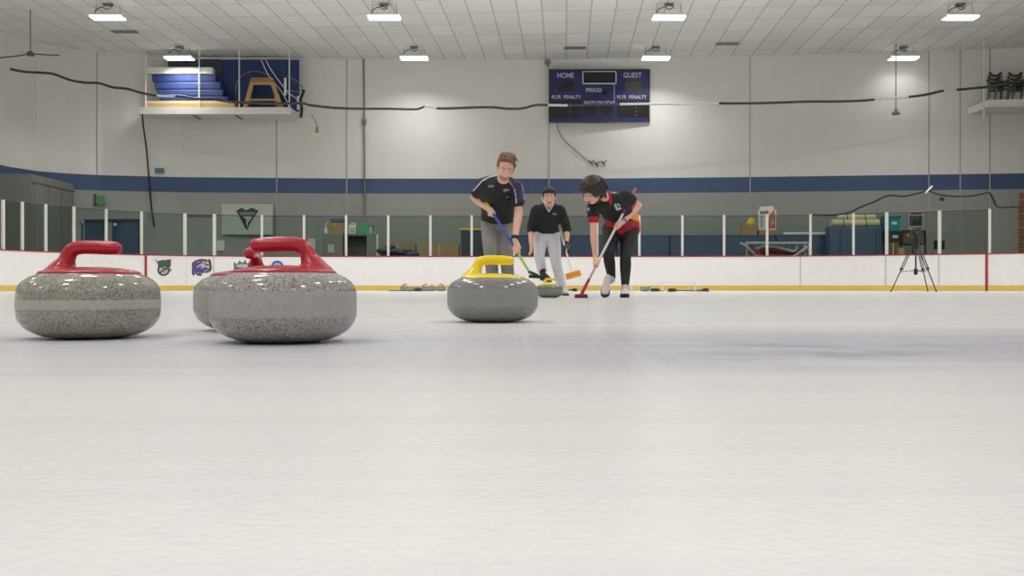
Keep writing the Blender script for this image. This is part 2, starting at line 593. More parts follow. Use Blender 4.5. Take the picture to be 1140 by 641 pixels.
def strip(line, prof, mb, mi=0):
    """sweep a (outward offset, z) profile along the board line"""
    n = len(line)
    rows = []
    for i, p in enumerate(line):
        t = (line[min(i + 1, n - 1)] - line[max(i - 1, 0)]).normalized()
        nrm = V((-t.y, t.x, 0))             # points away from the ice
        rows.append([p + nrm * o + V((0, 0, z)) for o, z in prof])
    vs = [v for r in rows for v in r]; k = len(prof); fs = []
    for i in range(n - 1):
        for j in range(k):
            j2 = (j + 1) % k
            fs.append((i * k + j, (i + 1) * k + j, (i + 1) * k + j2, i * k + j2))
    return mb.add(vs, fs, mi)

boards = thing('rink_boards', 'white dasher boards with yellow kick strip, red cap rail and glass around the ice', 'rink boards', (0, 29.0, 0))
strip(bline, [(0, 0), (0, BH - 0.03), (0.12, BH - 0.03), (0.12, 0)], bm_ := MB())
bm_.build('board_panel', M['board_white'], boards)
strip(bline, [(-0.02, 0), (-0.02, 0.165), (0.0, 0.175), (0.0, 0)], bm_ := MB()); bm_.build('kick_plate', M['kick_yellow'], boards)
strip(bline, [(-0.012, BH - 0.035), (-0.012, BH), (0.14, BH), (0.14, BH - 0.035)], bm_ := MB()); bm_.build('cap_rail', M['red_trim'], boards)
def upright(px, w, z0, z1, off, d, mb, mi=0):
    p = bpt(px, off); q = bpt(min(px + 4, 1140), off) - bpt(max(px - 4, 0), off)
    mb.box((p.x, p.y, (z0 + z1) / 2), (w, d, z1 - z0), mi, rz=math.atan2(q.y, q.x))
    return mb
for px in (208, 238, 891, 986, 1045):
    upright(px, 0.03, 0.17, BH - 0.03, 0.004, 0.012, MB()).build('panel_seam', M['seam'], boards)
for px in (162.5, 1098):
    upright(px, 0.07, 0.0, BH - 0.03, 0.018, 0.03, MB()).build('red_line', M['red_trim'], boards)
posts = [2, 23.3, 49.5, 81, 117, 156.5, 205, 238, 291, 338, 385, 432, 479, 525, 572, 618.5, 665, 712, 760, 806.5, 854.5, 903, 951, 988, 1047, 1103]
for px in posts:
    w = 0.10 if px in (205, 238, 988, 1047) else 0.075
    upright(px, w, BH, 2.44, -0.06, 0.06, MB()).build('glass_post', M['post_white'], boards)
seg = [-22] + posts
for a, b in zip(posts, posts[1:]):
    A, B = bpt(a, -0.08), bpt(b, -0.08)
    d = (B - A).normalized()
    A, B = A + d * 0.04, B - d * 0.04
    nrm = V((-d.y, d.x, 0)) * 0.012
    top = 2.40
    mb = MB()
    mb.prism([A + V((0, 0, BH)), B + V((0, 0, BH)), B + V((0, 0, top)), A + V((0, 0, top))], nrm)
    mb.prism([A + V((0, 0, top)), B + V((0, 0, top)), B + V((0, 0, top + 0.022)), A + V((0, 0, top + 0.022))], nrm, 1)
    mb.build('glass_pane', [M['glass'], M['glass_edge']], boards)
A, B = bpt(207, -0.05), bpt(236, -0.05)
MB().prism([A + V((0, 0, 2.33)), B + V((0, 0, 2.33)), B + V((0, 0, 2.42)), A + V((0, 0, 2.42))], (0, 0.05, 0)).build('gate_bar', M['dark'], boards)

# ice inside the boards
icep = [p + V((0, 0.02, 0)) for p in bline]
icep = icep + [V((18.0, -13.5, 0)), V((-15.3, -13.5, 0))]
struct(MB().poly([(p.x, p.y, 0) for p in icep]), 'floor_ice', M['ice'])

# painted crests on the boards
mm('crest_green', RGB(70, 112, 84), 0.5, var=0.35, scale=18)
mm('crest_dark', RGB(66, 60, 70), 0.5, var=0.3, scale=18)
mm('crest_purple', RGB(98, 74, 148), 0.5, var=0.25, scale=18)
mm('crest_pale', RGB(196, 196, 206), 0.5, var=0.15, scale=18)
mm('crest_pink', RGB(200, 160, 160), 0.5, var=0.15, scale=18)
mm('crest_blue', RGB(50, 88, 170), 0.5, var=0.15, scale=18)
mm('crest_red', RGB(200, 50, 60), 0.5, var=0.15, scale=18)

def dec(mb, pts, mi, lay, curve=True):
    vs = []
    for px, py in pts:
        Y = bY(px); X = (px - CX) / F * Y
        vs.append(V((X, Y - 0.008 - 0.004 * lay, ZH(py, Y))))
    mb.poly(vs, mi)
def disc(cx, cy, r, ry=None, n=20, a0=0, a1=360):
    ry = ry or r
    return [(cx + r * math.cos(math.radians(a0 + (a1 - a0) * k / n)), cy + ry * math.sin(math.radians(a0 + (a1 - a0) * k / n))) for k in range(n + (0 if a1 - a0 >= 360 else 1))]
def bar(x0, y0, x1, y1, w):
    dx, dy = x1 - x0, y1 - y0; L = math.hypot(dx, dy); nx, ny = -dy / L * w / 2, dx / L * w / 2
    return [(x0 + nx, y0 + ny), (x1 + nx, y1 + ny), (x1 - nx, y1 - ny), (x0 - nx, y0 - ny)]

mb = MB()          # green wordmark over a dark round emblem
dec(mb, disc(182.2, 300.5, 7.0, 6.6), 1, 0)
dec(mb, disc(182.4, 300.6, 5.0, 4.6), 2, 1)
dec(mb, disc(182.4, 300.8, 3.6, 3.2), 3, 2)
dec(mb, bar(178.5, 303.5, 186, 297.8, 1.6), 1, 3)
dec(mb, bar(185, 299, 191, 301, 1.8), 0, 3)
dec(mb, bar(179, 297, 190, 299.4, 1.4), 0, 3)
dec(mb, [(175.6, 290.4), (190.6, 288.6), (190.2, 297.2), (184, 296.4), (176.4, 297.4)], 1, 2)
for k, x in enumerate((176.6, 180, 183.4, 186.8)):
    dec(mb, bar(x, 295.6, x + 0.5, 290.4 - 0.3 * k, 1.5), 0, 4)
    dec(mb, bar(x + 2.1, 295.6, x + 2.6, 290.4 - 0.3 * k, 1.5), 0, 4)
    dec(mb, bar(x, 292.6, x + 2.6, 292.4, 1.0), 0, 5)
    if k % 2: dec(mb, bar(x + .3, 289.7, x + 2.6, 289.7, 1.0), 0, 5)
dec(mb, bar(173.2, 288.2, 176.5, 293.5, 0.7), 1, 4)
mb.build('crest', [M['crest_green'], M['crest_dark'], M['crest_pale'], M['crest_pink']], boards)['label'] = 'green and black crest on the white boards'
mb = MB()          # purple striped team emblem
outer = [(210.2, 298.5), (211.5, 294.6), (214.5, 292), (218, 289.6), (223, 288.2), (228, 288.4), (231, 289.4), (234, 288.2), (235, 292), (236, 297.5), (235, 301.5), (231, 303.6), (226, 303.4), (223.5, 307.2), (219.5, 306.4), (218.2, 304.4), (214.5, 307.6), (211.4, 304.2)]
dec(mb, outer, 0, 0)
cxo, cyo = 223, 297.5
dec(mb, [(cxo + (x - cxo) * .82, cyo + (y - cyo) * .76) for x, y in outer], 1, 1)
dec(mb, [(214.2, 300.6), (217, 297.2), (223, 298.8), (230, 297.2), (232.6, 300.4), (226, 301.6), (222.4, 304.6), (219.4, 302.6), (216, 304.4)], 2, 2)
dec(mb, [(215.2, 294.8), (219, 292), (226, 291), (222, 294.6), (217.6, 296.4)], 2, 2)
for a in (((213.5, 300), (221, 294.4), 2.2), ((218, 302.6), (224, 296), 2.2), ((222, 303.4), (229.5, 297.6), 2.6), ((217, 293.4), (226, 291), 1.4), ((214, 304.6), (219, 300.5), 1.8)):
    dec(mb, bar(*a[0], *a[1], a[2]), 2, 2)
for a in (((228, 294), (233, 295.4), 1.4), ((230.5, 299.6), (234.4, 298.8), 1.2), ((222, 293.4), (230, 292.4), 0.8)):
    dec(mb, bar(*a[0], *a[1], a[2]), 0, 3)
mb.build('crest', [M['crest_dark'], M['crest_pale'], M['crest_purple']], boards)['label'] = 'purple and silver crest on the white boards'
mb = MB()          # silver pointed emblem
dec(mb, [(260.6, 299.8), (260.2, 291.6), (263.6, 294.4), (266.5, 289.6), (269.8, 292.6), (273.4, 289), (275, 293.6), (278.6, 291), (277.6, 299.8), (269, 301.4)], 0, 0)
dec(mb, [(262.2, 298.6), (262.4, 294.6), (266.2, 294.6), (270, 294.2), (274, 294.4), (276.6, 295), (276.2, 298.8), (269, 300.2)], 1, 1)
dec(mb, bar(261, 298.2, 277, 298.6, 1.6), 2, 2)
dec(mb, bar(261, 292, 264, 296.4, 0.9), 2, 3)
mb.build('crest', [M['grey_metal'], M['crest_pale'], M['crest_dark']], boards)['label'] = 'silver pointed crest on the white boards'
mb = MB()          # round blue badge
dec(mb, disc(308.8, 297.2, 7.2, 7.2), 0, 0)
dec(mb, disc(308.8, 297.4, 4.9, 4.9), 1, 1)
dec(mb, disc(308.8, 300.6, 3.6, 2.6), 2, 2)
dec(mb, [(306.2, 298.4), (308.8, 293.4), (311.4, 298.4)], 0, 3)
mb.build('crest', [M['crest_blue'], M['crest_pale'], M['crest_red']], boards)['label'] = 'round blue badge on the white boards'

# ------------------------------------------------------------------ lights
XR2 = [-11.66, -3.43, 5.04, 13.72]
rowname = ['far', 'near']
ordn = ['first', 'second', 'third', 'fourth']
ZL = 8.13
def lamp(x, y, k, j):
    ld = bpy.data.lights.new('rink_lamp', 'AREA')
    ld.shape = 'RECTANGLE'; ld.size = 0.96; ld.size_y = 0.34
    ld.energy = LAMP_W * ((0.6 if j < 3 else 0.1), 1.6, 1.45, 1.2, 1.0, 0.92, 0.82, 0.8, 0.85, 0.9)[k]; ld.color = (1.0, 0.995, 0.985)
    ld.spread = math.radians(135)
    lo = bpy.data.objects.new('rink_lamp', ld); COL.objects.link(lo)
    lo.location = (x, y, ZL - 0.04)
    return lo
LAMP_W = 92.0
for k in range(10):
    Y = 31.5 - 4.75 * k
    for j, x0 in enumerate(XR2):
        x = x0 - 0.078 * 4.75 * k if k < 2 else x0 - 0.37
        lamp(x, Y, k, j)
        if k < 2:
            t = thing('ceiling_light', 'glowing white ceiling light, %s from the left in the %s row' % (ordn[j], 'lower far' if k == 0 else 'upper near'), 'light', (x, Y, ZL), 'high bay ceiling lights')
            MB().box((x, Y, ZL + 0.07), (0.86, 0.30, 0.08), bev=0.02).build('housing', M['white_paint'], t)
            hb = MB()
            hb.prism([(x - 0.5, Y - 0.2, ZL + 0.04), (x + 0.5, Y - 0.2, ZL + 0.04), (x + 0.43, Y - 0.15, ZL + 0.08), (x - 0.43, Y - 0.15, ZL + 0.08)], (0, 0.01, 0))
            hb.box((x - 0.49, Y, ZL + 0.02), (0.02, 0.38, 0.05)).box((x + 0.49, Y, ZL + 0.02), (0.02, 0.38, 0.05)).box((x, Y + 0.19, ZL + 0.02), (1.0, 0.02, 0.05))
            hb.build('reflector_frame', M['white_paint'], t)
            MB().box((x, Y, ZL + 0.005), (0.95, 0.36, 0.075), bev=0.02).build('diffuser', M['diffuser'], t)
            for s_ in (-0.38, 0.38):
                MB().tube([(x + s_, Y, ZL + 0.1), (x + s_ * 0.9, Y, ZC)], 0.008, 6).build('hanger', M['grey_metal'], t)
            MB().box((x, Y, ZC - 0.03), (0.25, 0.14, 0.06)).build('ceiling_plate', M['grey_metal'], t)
            s = -1 if j % 2 else 1
            cd = MB().tube([(x - 0.35, Y - 0.05, ZL + 0.1), (x - 0.33, Y - 0.05, ZL + 0.22), (x - 0.15, Y - 0.08, ZL + 0.30), (x - 0.02, Y - 0.05, ZL + 0.24), (x + 0.10, Y - 0.06, ZL + 0.28), (x + 0.12 * s, Y, ZL + 0.36), (x, Y, ZC - 0.05)], 0.014, 6, sub=4)
            cd.build('power_cord', M['dark'], t, smooth=True)
w = bpy.data.worlds.new('World'); SC.world = w; w.use_nodes = True
w.node_tree.nodes['Background'].inputs[0].default_value = (0.6, 0.62, 0.65, 1)
w.node_tree.nodes['Background'].inputs[1].default_value = 0.15

# ------------------------------------------------------------------ camera
cd = bpy.data.cameras.new('Camera'); cam = bpy.data.objects.new('Camera', cd); COL.objects.link(cam)
cd.sensor_width = 36.0; cd.lens = 36.0 * F / 1140.0; cd.clip_start = 0.02; cd.clip_end = 200
cam.location = (0, 0, HC); cam.rotation_euler = (math.radians(90) - math.atan((320.5 - HY) / F), 0, 0)
SC.camera = cam
SC.view_settings.view_transform = 'Standard'
SC.view_settings.look = 'None'
SC.view_settings.exposure = 0.0
SC.cycles.diffuse_bounces = 6
# ------------------------------------------------------------------ curling stones
body_prof = [(0, 0.003), (0.058, 0.003), (0.062, 0.0), (0.068, 0.0), (0.074, 0.0015), (0.088, 0.0035), (0.102, 0.0075), (0.115, 0.0125), (0.126, 0.019), (0.1345, 0.0265), (0.140, 0.034), (0.1435, 0.042),
             (0.1447, 0.050), (0.145, 0.060), (0.145, 0.078), (0.1447, 0.085), (0.1435, 0.0925), (0.140, 0.100), (0.1345, 0.1075), (0.127, 0.1135), (0.118, 0.1185), (0.107, 0.1225), (0.095, 0.1245), (0, 0.1255)]
def smooth_prof(p, sub=3):
    q = catmull([V((a, b, 0)) for a, b in p], sub)
    return [(max(0, v.x), max(0, v.y) * 1.12) for v in q]

def make_stone(label, g_mat, h_mat, group):
    t = thing('curling_stone', label, 'curling stone', (0, 0, 0), group)
    MB().lathe(smooth_prof(body_prof, 3), 96).build('granite_body', M[g_mat], t, smooth='all')
    h = MB()
    h.lathe([(0, 0.118), (0.098, 0.118), (0.104, 0.1225), (0.1045, 0.1265), (0.101, 0.1295), (0.088, 0.133), (0.06, 0.1375), (0.03, 0.1395), (0, 0.140)], 72)
    # flared neck rising into a straight grip
    h.limb([(-0.060, 0, 0.126), (-0.0565, 0, 0.140), (-0.0515, 0, 0.153), (-0.0465, 0, 0.166), (-0.037, 0, 0.178), (-0.018, 0, 0.1825), (0.01, 0, 0.1828), (0.04, 0, 0.1815), (0.056, 0, 0.1805)],
           [(0.044, 0.038), (0.030, 0.027), (0.021, 0.0185), (0.016, 0.0165), (0.015, 0.0155), (0.0152, 0.0150), (0.0155, 0.0152), (0.0158, 0.0152), (0.0148, 0.0140)], side=(0, 1, 0), n=20, sub=5)
    return t, h

def stone(label, g_mat, h_mat, group='curling stones'):
    t, h = make_stone(label, g_mat, h_mat, group)
    h.v = [v + V((0, 0, 0.0148)) for v in h.v]
    h.build('handle', M[h_mat], t, fuse=(0.0022, 7))
    return t
def place(t, x, y, rz):
    t.location = (x, y, 0); t.rotation_euler = (0, 0, math.radians(rz)); return t

def sx(px, Y): return (px - CX) / F * Y
sA = place(stone('speckled granite curling stone with red handle and narrow pale band, farthest left', 'granite_tan', 'handle_red', 'near curling stones'), sx(100.3, 1.965), 1.965, 0)
sC = place(stone('granite curling stone with red handle and broad pale band, in front of another red one', 'granite_rose', 'handle_red', 'near curling stones'), sx(316.3, 1.82), 1.82, 180)
sY = place(stone('grey granite curling stone with bright yellow handle, nearest yellow one', 'granite_grey', 'handle_yellow', 'near curling stones'), sx(548.5, 2.87), 2.87, 0)
def clone(src, label, x, y, rz, hm=None, gm=None, group=None):
    c = copy_tree(src)
    c['label'] = label
    if group: c['group'] = group
    for ch in c.children:
        if hm and ch.name.startswith('handle'):
            key = ch.data.name + hm
            ch.data = ch.data.copy(); ch.data.materials.clear(); ch.data.materials.append(M[hm])
        if gm and ch.name.startswith('granite'):
            ch.data = ch.data.copy(); ch.data.materials.clear(); ch.data.materials.append(M[gm])
    return place(c, x, y, rz)
clone(sC, 'red-handled granite curling stone half hidden behind the front red stone', sx(281.5, 2.31), 2.31, 277)
clone(sY, 'small distant curling stone with yellow handle being swept between the players', sx(611.7, 9.67), 9.67, 10, gm='granite_green', group='curling stones far down the ice')
far = [(450.5, 26.4, 20, 'handle_red', 'leftmost red-handled stone in the row by the far boards'),
       (462.5, 27.3, 60, 'handle_yellow', 'yellow-handled stone among red ones by the far boards, left of the sweepers'),
       (473.5, 26.6, 10, 'handle_red', 'second red-handled stone from the left by the far boards'),
       (481.0, 27.5, 90, 'handle_red', 'third red-handled stone from the left by the far boards'),
       (491.0, 27.0, 190, 'handle_red', 'rightmost red-handled stone by the far boards, next to near yellow stone'),
       (718.5, 24.6, 90, 'handle_yellow', 'lone yellow-handled stone by the far boards, right of the woman in red and black')]
for px, Y, rz, hm, lb in far:
    clone(sY, lb, sx(px, Y), Y, rz, hm=hm, gm='granite_green', group='curling stones far down the ice')

# ------------------------------------------------------------------ brooms
mm('shaft_lime', RGB(150, 205, 70), 0.35)
mm('shaft_yellowgreen', RGB(190, 205, 50), 0.35)
mm('shaft_blue', RGB(50, 84, 180), 0.3)
mm('shaft_white', RGB(224, 214, 214), 0.35)
mm('shaft_pink', RGB(196, 60, 110), 0.35)
mm('shaft_grey', RGB(170, 180, 170), 0.35)
mm('brush_orange', RGB(240, 160, 50), 0.6)
mm('brush_red', RGB(150, 34, 56), 0.6)
mm('brush_brown', RGB(72, 58, 46), 0.7)

def broom(label, segs, head_c, head_dir, head_sz, head_mats, shaft_r=0.0125, tilt=None, fer=(0.09, 0.018, 0.024, 'black')):
    """segs: [(p0, p1, material)...] from butt end to head"""
    base = V((head_c.x, head_c.y, head_c.z))
    t = thing('curling_broom', label, 'broom', base, 'curling brooms')
    mats, mb = [], MB()
    for p0, p1, mk in segs:
        if mk not in mats: mats.append(mk)
        mb.tube([p0, p1], shaft_r, 10, mats.index(mk))
    mb.build('shaft', [M[k] for k in mats], t, smooth=True)
    dx = V(head_dir).normalized(); up = V((0, 0, 1)) if tilt is None else V(tilt).normalized()
    dy = up.cross(dx).normalized(); up = dx.cross(dy).normalized()
    R = Matrix((dx, dy, up)).transposed()
    L, W, H = head_sz
    MB().box(head_c + up * H * 0.72, (L, W, H * 0.5), bev=H * 0.18, rot=R).build('brush_head', M[head_mats[0]], t)
    MB().box(head_c + up * H * 0.26, (L * 1.04, W * 1.1, H * 0.46), bev=H * 0.15, rot=R).build('brush_pad', M[head_mats[1]], t)
    end = segs[-1][1]
    MB().limb([end + (segs[-1][0] - end).normalized() * fer[0], head_c + up * H * 0.8], [fer[1], fer[2]], n=10, sub=1).build('ferrule', M[fer[3]], t, smooth=True)
    return t

# lying brooms and small things near the far boards
def lying(label, px, py_unused, Y, length, ang, hm=('black', 'brush_brown'), smk='dark'):
    c = V((sx(px, Y), Y, 0.0)); d = V((math.cos(ang), math.sin(ang), 0))
    a = c + V((0, 0, 0.035)); b = c + d * length + V((0, 0, 0.0135))
    return broom(label, [(b, a + d * 0.05, smk)], c, (-d.y, d.x, 0) if abs(d.x) > 0.3 else (1, 0, 0), (0.22, 0.1, 0.085), hm)
lying('black broom lying on the ice right of the lone yellow-handled stone', 729.5, 0, 23.6, 1.0, 1.2)
lying('dark broom lying on the ice under the low white frame', 748, 0, 22.0, 1.05, 0.35)
lying('dark broom lying beyond the white frame, closest to the tripod', 786, 0, 26.0, 0.9, 2.6, smk='grey_metal')
lying('brown-headed broom lying by the boards between swept stone and red brush', 640, 0, 24.0, 0.9, 2.9)
lying('black broom lying in front of the red-handled row by the far boards', 466, 0, 24.4, 0.9, 2.8)
mb = MB().box((sx(456, 24.6), 24.6, 0.035), (0.16, 0.24, 0.07), bev=0.015)
solo(mb, 'slider_pad', M['green_grey'], 'small grey-green pad on the ice in front of the red-handled row', 'pad', (sx(456, 24.6), 24.6, 0))
# low white tube frame
t = thing('low_hurdle', 'low white rectangular tube frame standing on the ice by the far boards', 'hurdle', (sx(756, 25.2), 25.2, 0))
x0, x1, Y = sx(737.5, 25.2), sx(774, 25.2), 25.2
MB().tube([(x0, Y, 0.26), (x1, Y, 0.26)], 0.017, 8).build('top_bar', M['white_paint'], t, smooth=True)
for x in (x0, x1):
    MB().tube([(x, Y, 0), (x, Y, 0.27)], 0.017, 8).build('leg', M['white_paint'], t, smooth=True)
    MB().tube([(x, Y - 0.2, 0.016), (x, Y + 0.2, 0.016)], 0.016, 8).build('foot', M['white_paint'], t, smooth=True)
t = thing('marker_post', 'short white post standing on the ice just right of the woman\'s shoes', 'post', (sx(703.3, 24.0), 24.0, 0))
MB().tube([(sx(703.3, 24), 24, 0.0), (sx(703.3, 24), 24, 0.20)], 0.02, 8).build('post', M['white_paint'], t, smooth=True)
MB().box((sx(703.3, 24), 24, 0.01), (0.12, 0.12, 0.02), bev=0.004).build('base', M['white_paint'], t)

# ------------------------------------------------------------------ tripod with video camera on the ice
tx, tY = sx(1019.5, 21.6), 21.6
t = thing('tripod', 'tall black camera tripod standing on the ice at the right by the boards', 'tripod', (tx, tY, 0))
top = V((tx, tY, 1.13))
feet = [P(992, 324.5, 21.7), P(1033, 324.4, 22.6), P(1042.5, 324.6, 20.9)]
for f in feet:
    f.z = 0.012
    hub = top + (V((f.x, f.y, 0)) - V((tx, tY, 0))) * 0.12
    side = V((0, 1, 0)).cross((hub - f)).normalized() * 0.022
    mid = hub.lerp(f, 0.52)
    lg = MB()
    lg.tube([hub + side, mid + side], 0.013, 8); lg.tube([hub - side, mid - side], 0.013, 8)
    lg.tube([mid, f], 0.014, 8)
    lg.box(mid, (0.07, 0.05, 0.06), bev=0.01)
    lo = lg.build('leg', M['dark'], t, smooth=True)
    MB().ell(f + V((0, 0, 0.008)), 0.019).build('rubber_foot', M['rubber'], lo, smooth=True)
MB().tube([(tx, tY, 0.5), (tx, tY, 1.16)], 0.02, 10).build('centre_column', M['dark'], t, smooth=True)
MB().limb([(tx, tY, 0.45), (tx, tY, 0.53)], [0.045, 0.045], n=12, sub=1).build('column_knob', M['black'], t, smooth=True)
sp = MB()
for f in feet:
    hub = top + (V((f.x, f.y, 0)) - V((tx, tY, 0))) * 0.12
    sp.tube([(tx, tY, 0.52), hub.lerp(f, 0.58)], 0.008, 6)
sp.build('spreader', M['dark'], t)
MB().limb([(tx, tY, 1.12), (tx, tY, 1.20), (tx, tY, 1.30)], [0.075, 0.06, 0.05], n=14, sub=2).build('fluid_head', M['black'], t, smooth=True)
MB().tube([(tx + 0.03, tY + 0.02, 1.27), (tx + 0.22, tY + 0.25, 1.1), (tx + 0.3, tY + 0.33, 1.02)], 0.011, 8).build('pan_handle', M['grey_metal'], t, smooth=True)
c = thing('video_camera', 'dark video camera mounted on the tripod', 'camera', (tx, tY, 1.30))
MB().box((tx, tY + 0.03, 1.395), (0.12, 0.28, 0.14), bev=0.02).build('camera_body', M['black'], c)
MB().limb([(tx, tY - 0.10, 1.40), (tx, tY - 0.19, 1.40), (tx, tY - 0.24, 1.40)], [0.05, 0.05, 0.062], n=16, sub=1, flat=True).build('lens', M['dark'], c, smooth=True)
MB().tube([(tx, tY - 0.08, 1.46), (tx, tY - 0.06, 1.53), (tx, tY + 0.1, 1.53), (tx, tY + 0.13, 1.46)], 0.014, 8, sub=3).build('carry_handle', M['black'], c, smooth=True)
MB().box((tx - 0.1, tY - 0.02, 1.41), (0.09, 0.015, 0.07), bev=0.004).build('screen', M['dark'], c)
MB().tube([(tx + 0.06, tY - 0.16, 1.52), (tx + 0.06, tY + 0.05, 1.52)], 0.018, 8).build('microphone', M['rubber'], c, smooth=True)

# ------------------------------------------------------------------ scoreboard
sb = thing('scoreboard', 'blue hockey scoreboard on the white wall above the players', 'scoreboard', (sx(667, 33.1), 33.1, ZH(136, 33.1)))
SY = 33.0
def sp_(u, v, off=0.0):        # detail-crop pixel -> wall point
    return P(600 + u / 8.014, 70 + v / 8.014, SY - off)
def srect(u0, v0, u1, v1, d=0.02, mb=None, mi=0):
    a, b = sp_(u0, v0), sp_(u1, v1)
    mb = mb or MB()
    return mb.box(((a.x + b.x) / 2, SY - d / 2, (a.z + b.z) / 2), (b.x - a.x, d, a.z - b.z), mi)
a, b = sp_(92, 60), sp_(985, 527)
MB().box(((a.x + b.x) / 2, SY + 0.105, (a.z + b.z) / 2), (b.x - a.x, 0.21, a.z - b.z), bev=0.01).build('cabinet', M['score_blue'], sb)
fr = MB(); w = 7
for r in ((88, 58, 989, 66), (88, 521, 989, 529), (88, 58, 97, 529), (980, 58, 989, 529)):
    srect(*r, d=0.03, mb=fr)
fr.build('frame', M['dark'], sb)
srect(396, 80, 682, 182, 0.012).build('display_window', M['score_black'], sb)
fr = MB()
for r in ((386, 74, 692, 82), (386, 180, 692, 190), (386, 74, 396, 190), (682, 74, 692, 190), (670, 190, 675, 365)):
    srect(*r, d=0.02, mb=fr)
fr.build('white_border', M['score_white'], sb)
for r, k in (((163, 170, 308, 250), 'score_black'), ((768, 165, 912, 247), 'score_olive'), ((570, 220, 612, 280), 'score_black'), ((98, 350, 378, 482), 'score_black'),
             ((700, 345, 978, 482), 'score_black'), ((420, 388, 516, 462), 'score_black'), ((556, 388, 656, 462), 'score_black')):
    srect(*r, d=0.012).build('digit_window', M[k], sb)
dots = MB()
for u in (279, 865):
    for v in (365, 400, 435, 468):
        srect(u - 5, v - 4, u + 5, v + 4, 0.018, dots)
dots.build('colon_dots', M['grey_metal'], sb)
for body, u, v, s, sxx in (('HOME', 237, 114, 0.235, 0.86), ('GUEST', 835, 112, 0.235, 0.86), ('PERIOD', 488, 244, 0.18, 0.86), ('PLYR', 155, 306, 0.165, 0.86), ('PENALTY', 297, 306, 0.165, 0.86),
                           ('PLYR', 737, 306, 0.165, 0.86), ('PENALTY', 880, 306, 0.165, 0.86), ('SHOTS ON GOAL', 538, 357, 0.165, 0.78)):
    text_mesh(body, s * 1.1, sp_(u, v, 0.014), 'lettering', M['score_white'], sb, sxx, 0.002)
# camera/speaker on a bracket at the board's upper left
h = thing('wall_horn', 'small grey horn speaker on the wall at the scoreboard\'s top left corner', 'speaker', P(609.5, 71, 33.2))
c = P(609.5, 70.5, 33.0)
MB().limb([c + V((0, 0.1, 0)), c + V((0, -0.02, 0)), c + V((0, -0.16, 0))], [0.05, 0.06, 0.12], n=16, sub=1, flat=True).build('horn', M['grey_metal'], h, smooth=True)
MB().box(c + V((0, 0.2, 0.0)), (0.06, 0.2, 0.06)).build('bracket', M['dark'], h)
# loose cable below the scoreboard with three small fixtures at its end
pts = [P(620, 137, 33.1), P(622, 146, 33.24), P(628, 156, 33.24), P(638, 165, 33.24), P(648, 174, 33.24), P(657, 180.5, 33.22)]
solo(MB().tube(pts, 0.016, 6, sub=4), 'loose_cable', M['grey_metal'], 'thin grey cable hanging from the scoreboard\'s lower left to three small clips', 'cable', pts[0], smooth=True)
for i, (x, y) in enumerate(((658, 181), (664, 182.5), (671.5, 181.5))):
    c = P(x, y, 33.2)
    k = thing('wall_clip', '%s small grey clip on the white wall beneath the scoreboard' % ('left', 'middle', 'right')[i], 'clip', c, 'wall clips')
    MB().limb([c + V((-0.07, -0.05, 0.05)), c, c + V((0.05, -0.04, -0.09))], [0.03, 0.04, 0.026], n=8, sub=2).build('body', M['grey_metal'], k, smooth=True)
    MB().limb([c + V((0.02, -0.03, 0.0)), c + V((0.10, -0.06, 0.07))], [0.02, 0.02], n=8, sub=1).build('arm', M['dark'], k, smooth=True)
    MB().box(c + V((0, 0.05, 0)), (0.05, 0.1, 0.05)).build('base', M['grey_metal'], k)
# ------------------------------------------------------------------ hung storage platform, left
LP = dict(Y0=31.9, Y1=33.0)
plat = thing('storage_platform', 'white hanging storage platform high on the wall at left, full of blue mats', 'platform', (sx(245, 32.4), 32.4, ZH(127, 31.9)))
zt, zb = ZH(119.3, 31.9), ZH(127, 31.9)
x0, x1 = sx(153.5, 31.9), sx(323.5, 31.9)
x1b = sx(335, 32.75)
mb = MB()
mb.prism([(x0, 31.9, zb), (x1, 31.9, zb), (x1, 33.0, zb), (x0, 32.5, zb)], (0, 0, zt - zb))
mb.build('deck', M['white_paint'], plat)
for px in (162.5, 222, 266.5, 325):
    X = min(sx(px, 31.95), x1 - 0.05)
    MB().tube([(X, 31.93, zb - 0.02), (X, 31.93, ZC)], 0.024, 8).build('hanging_rod', M['white_paint'], plat, smooth=True)
MB().tube([(x0 + 0.2, 31.95, ZH(65, 31.95)), (x1 + 0.1, 31.95, ZH(65, 31.95))], 0.016, 6).build('top_rail', M['white_paint'], plat, smooth=True)
for px in (221, 267.5):
    c = P(px, 131, 32.5)
    MB().tube([(c.x, 32.0, zb - 0.03), (c.x, 32.7, zb - 0.03)], 0.03, 6).build('joist', M['grey_metal'], plat)

zdeck = zt
def onbox(name, label, cat, x0, x1, y0, y1, Y, d, m, group=None, bev=0.02, z0=None):
    X0, X1 = sx(x0, Y), sx(x1, Y)
    za = ZH(y0, Y); zb_ = z0 if z0 is not None else ZH(y1, Y)
    base = ((X0 + X1) / 2, Y + d / 2, zb_)
    return solo(MB().box(((X0 + X1) / 2, Y + d / 2, (za + zb_) / 2), (X1 - X0, d, za - zb_), bev=bev), name, M[m], label, cat, base, group)
onbox('plywood_sheet', 'brown plywood sheet flat on the platform deck, lowest under the blue mats', 'board', 161, 261, 115.2, 0, 32.0, 0.5, 'wood', 'plywood sheets', 0.0, z0=zdeck)
zp = ZH(115.2, 32.0)
onbox('plywood_sheet', 'cream plywood sheet on top of the brown one, beneath the blue mats', 'board', 161.5, 258, 112.2, 0, 32.0, 0.5, 'cream', 'plywood sheets', 0.0, z0=zp)
zp = ZH(112.2, 32.0)
mats_ = [(177, 254, 107.2, 'lowest and widest blue gym mat in the stack on the platform'), (174.5, 248.5, 99.6, 'second blue gym mat from the bottom of the stack'),
         (172, 246, 91.2, 'third blue gym mat from the bottom of the stack'), (169, 240.5, 82.6, 'topmost blue gym mat, just under the white sign board')]
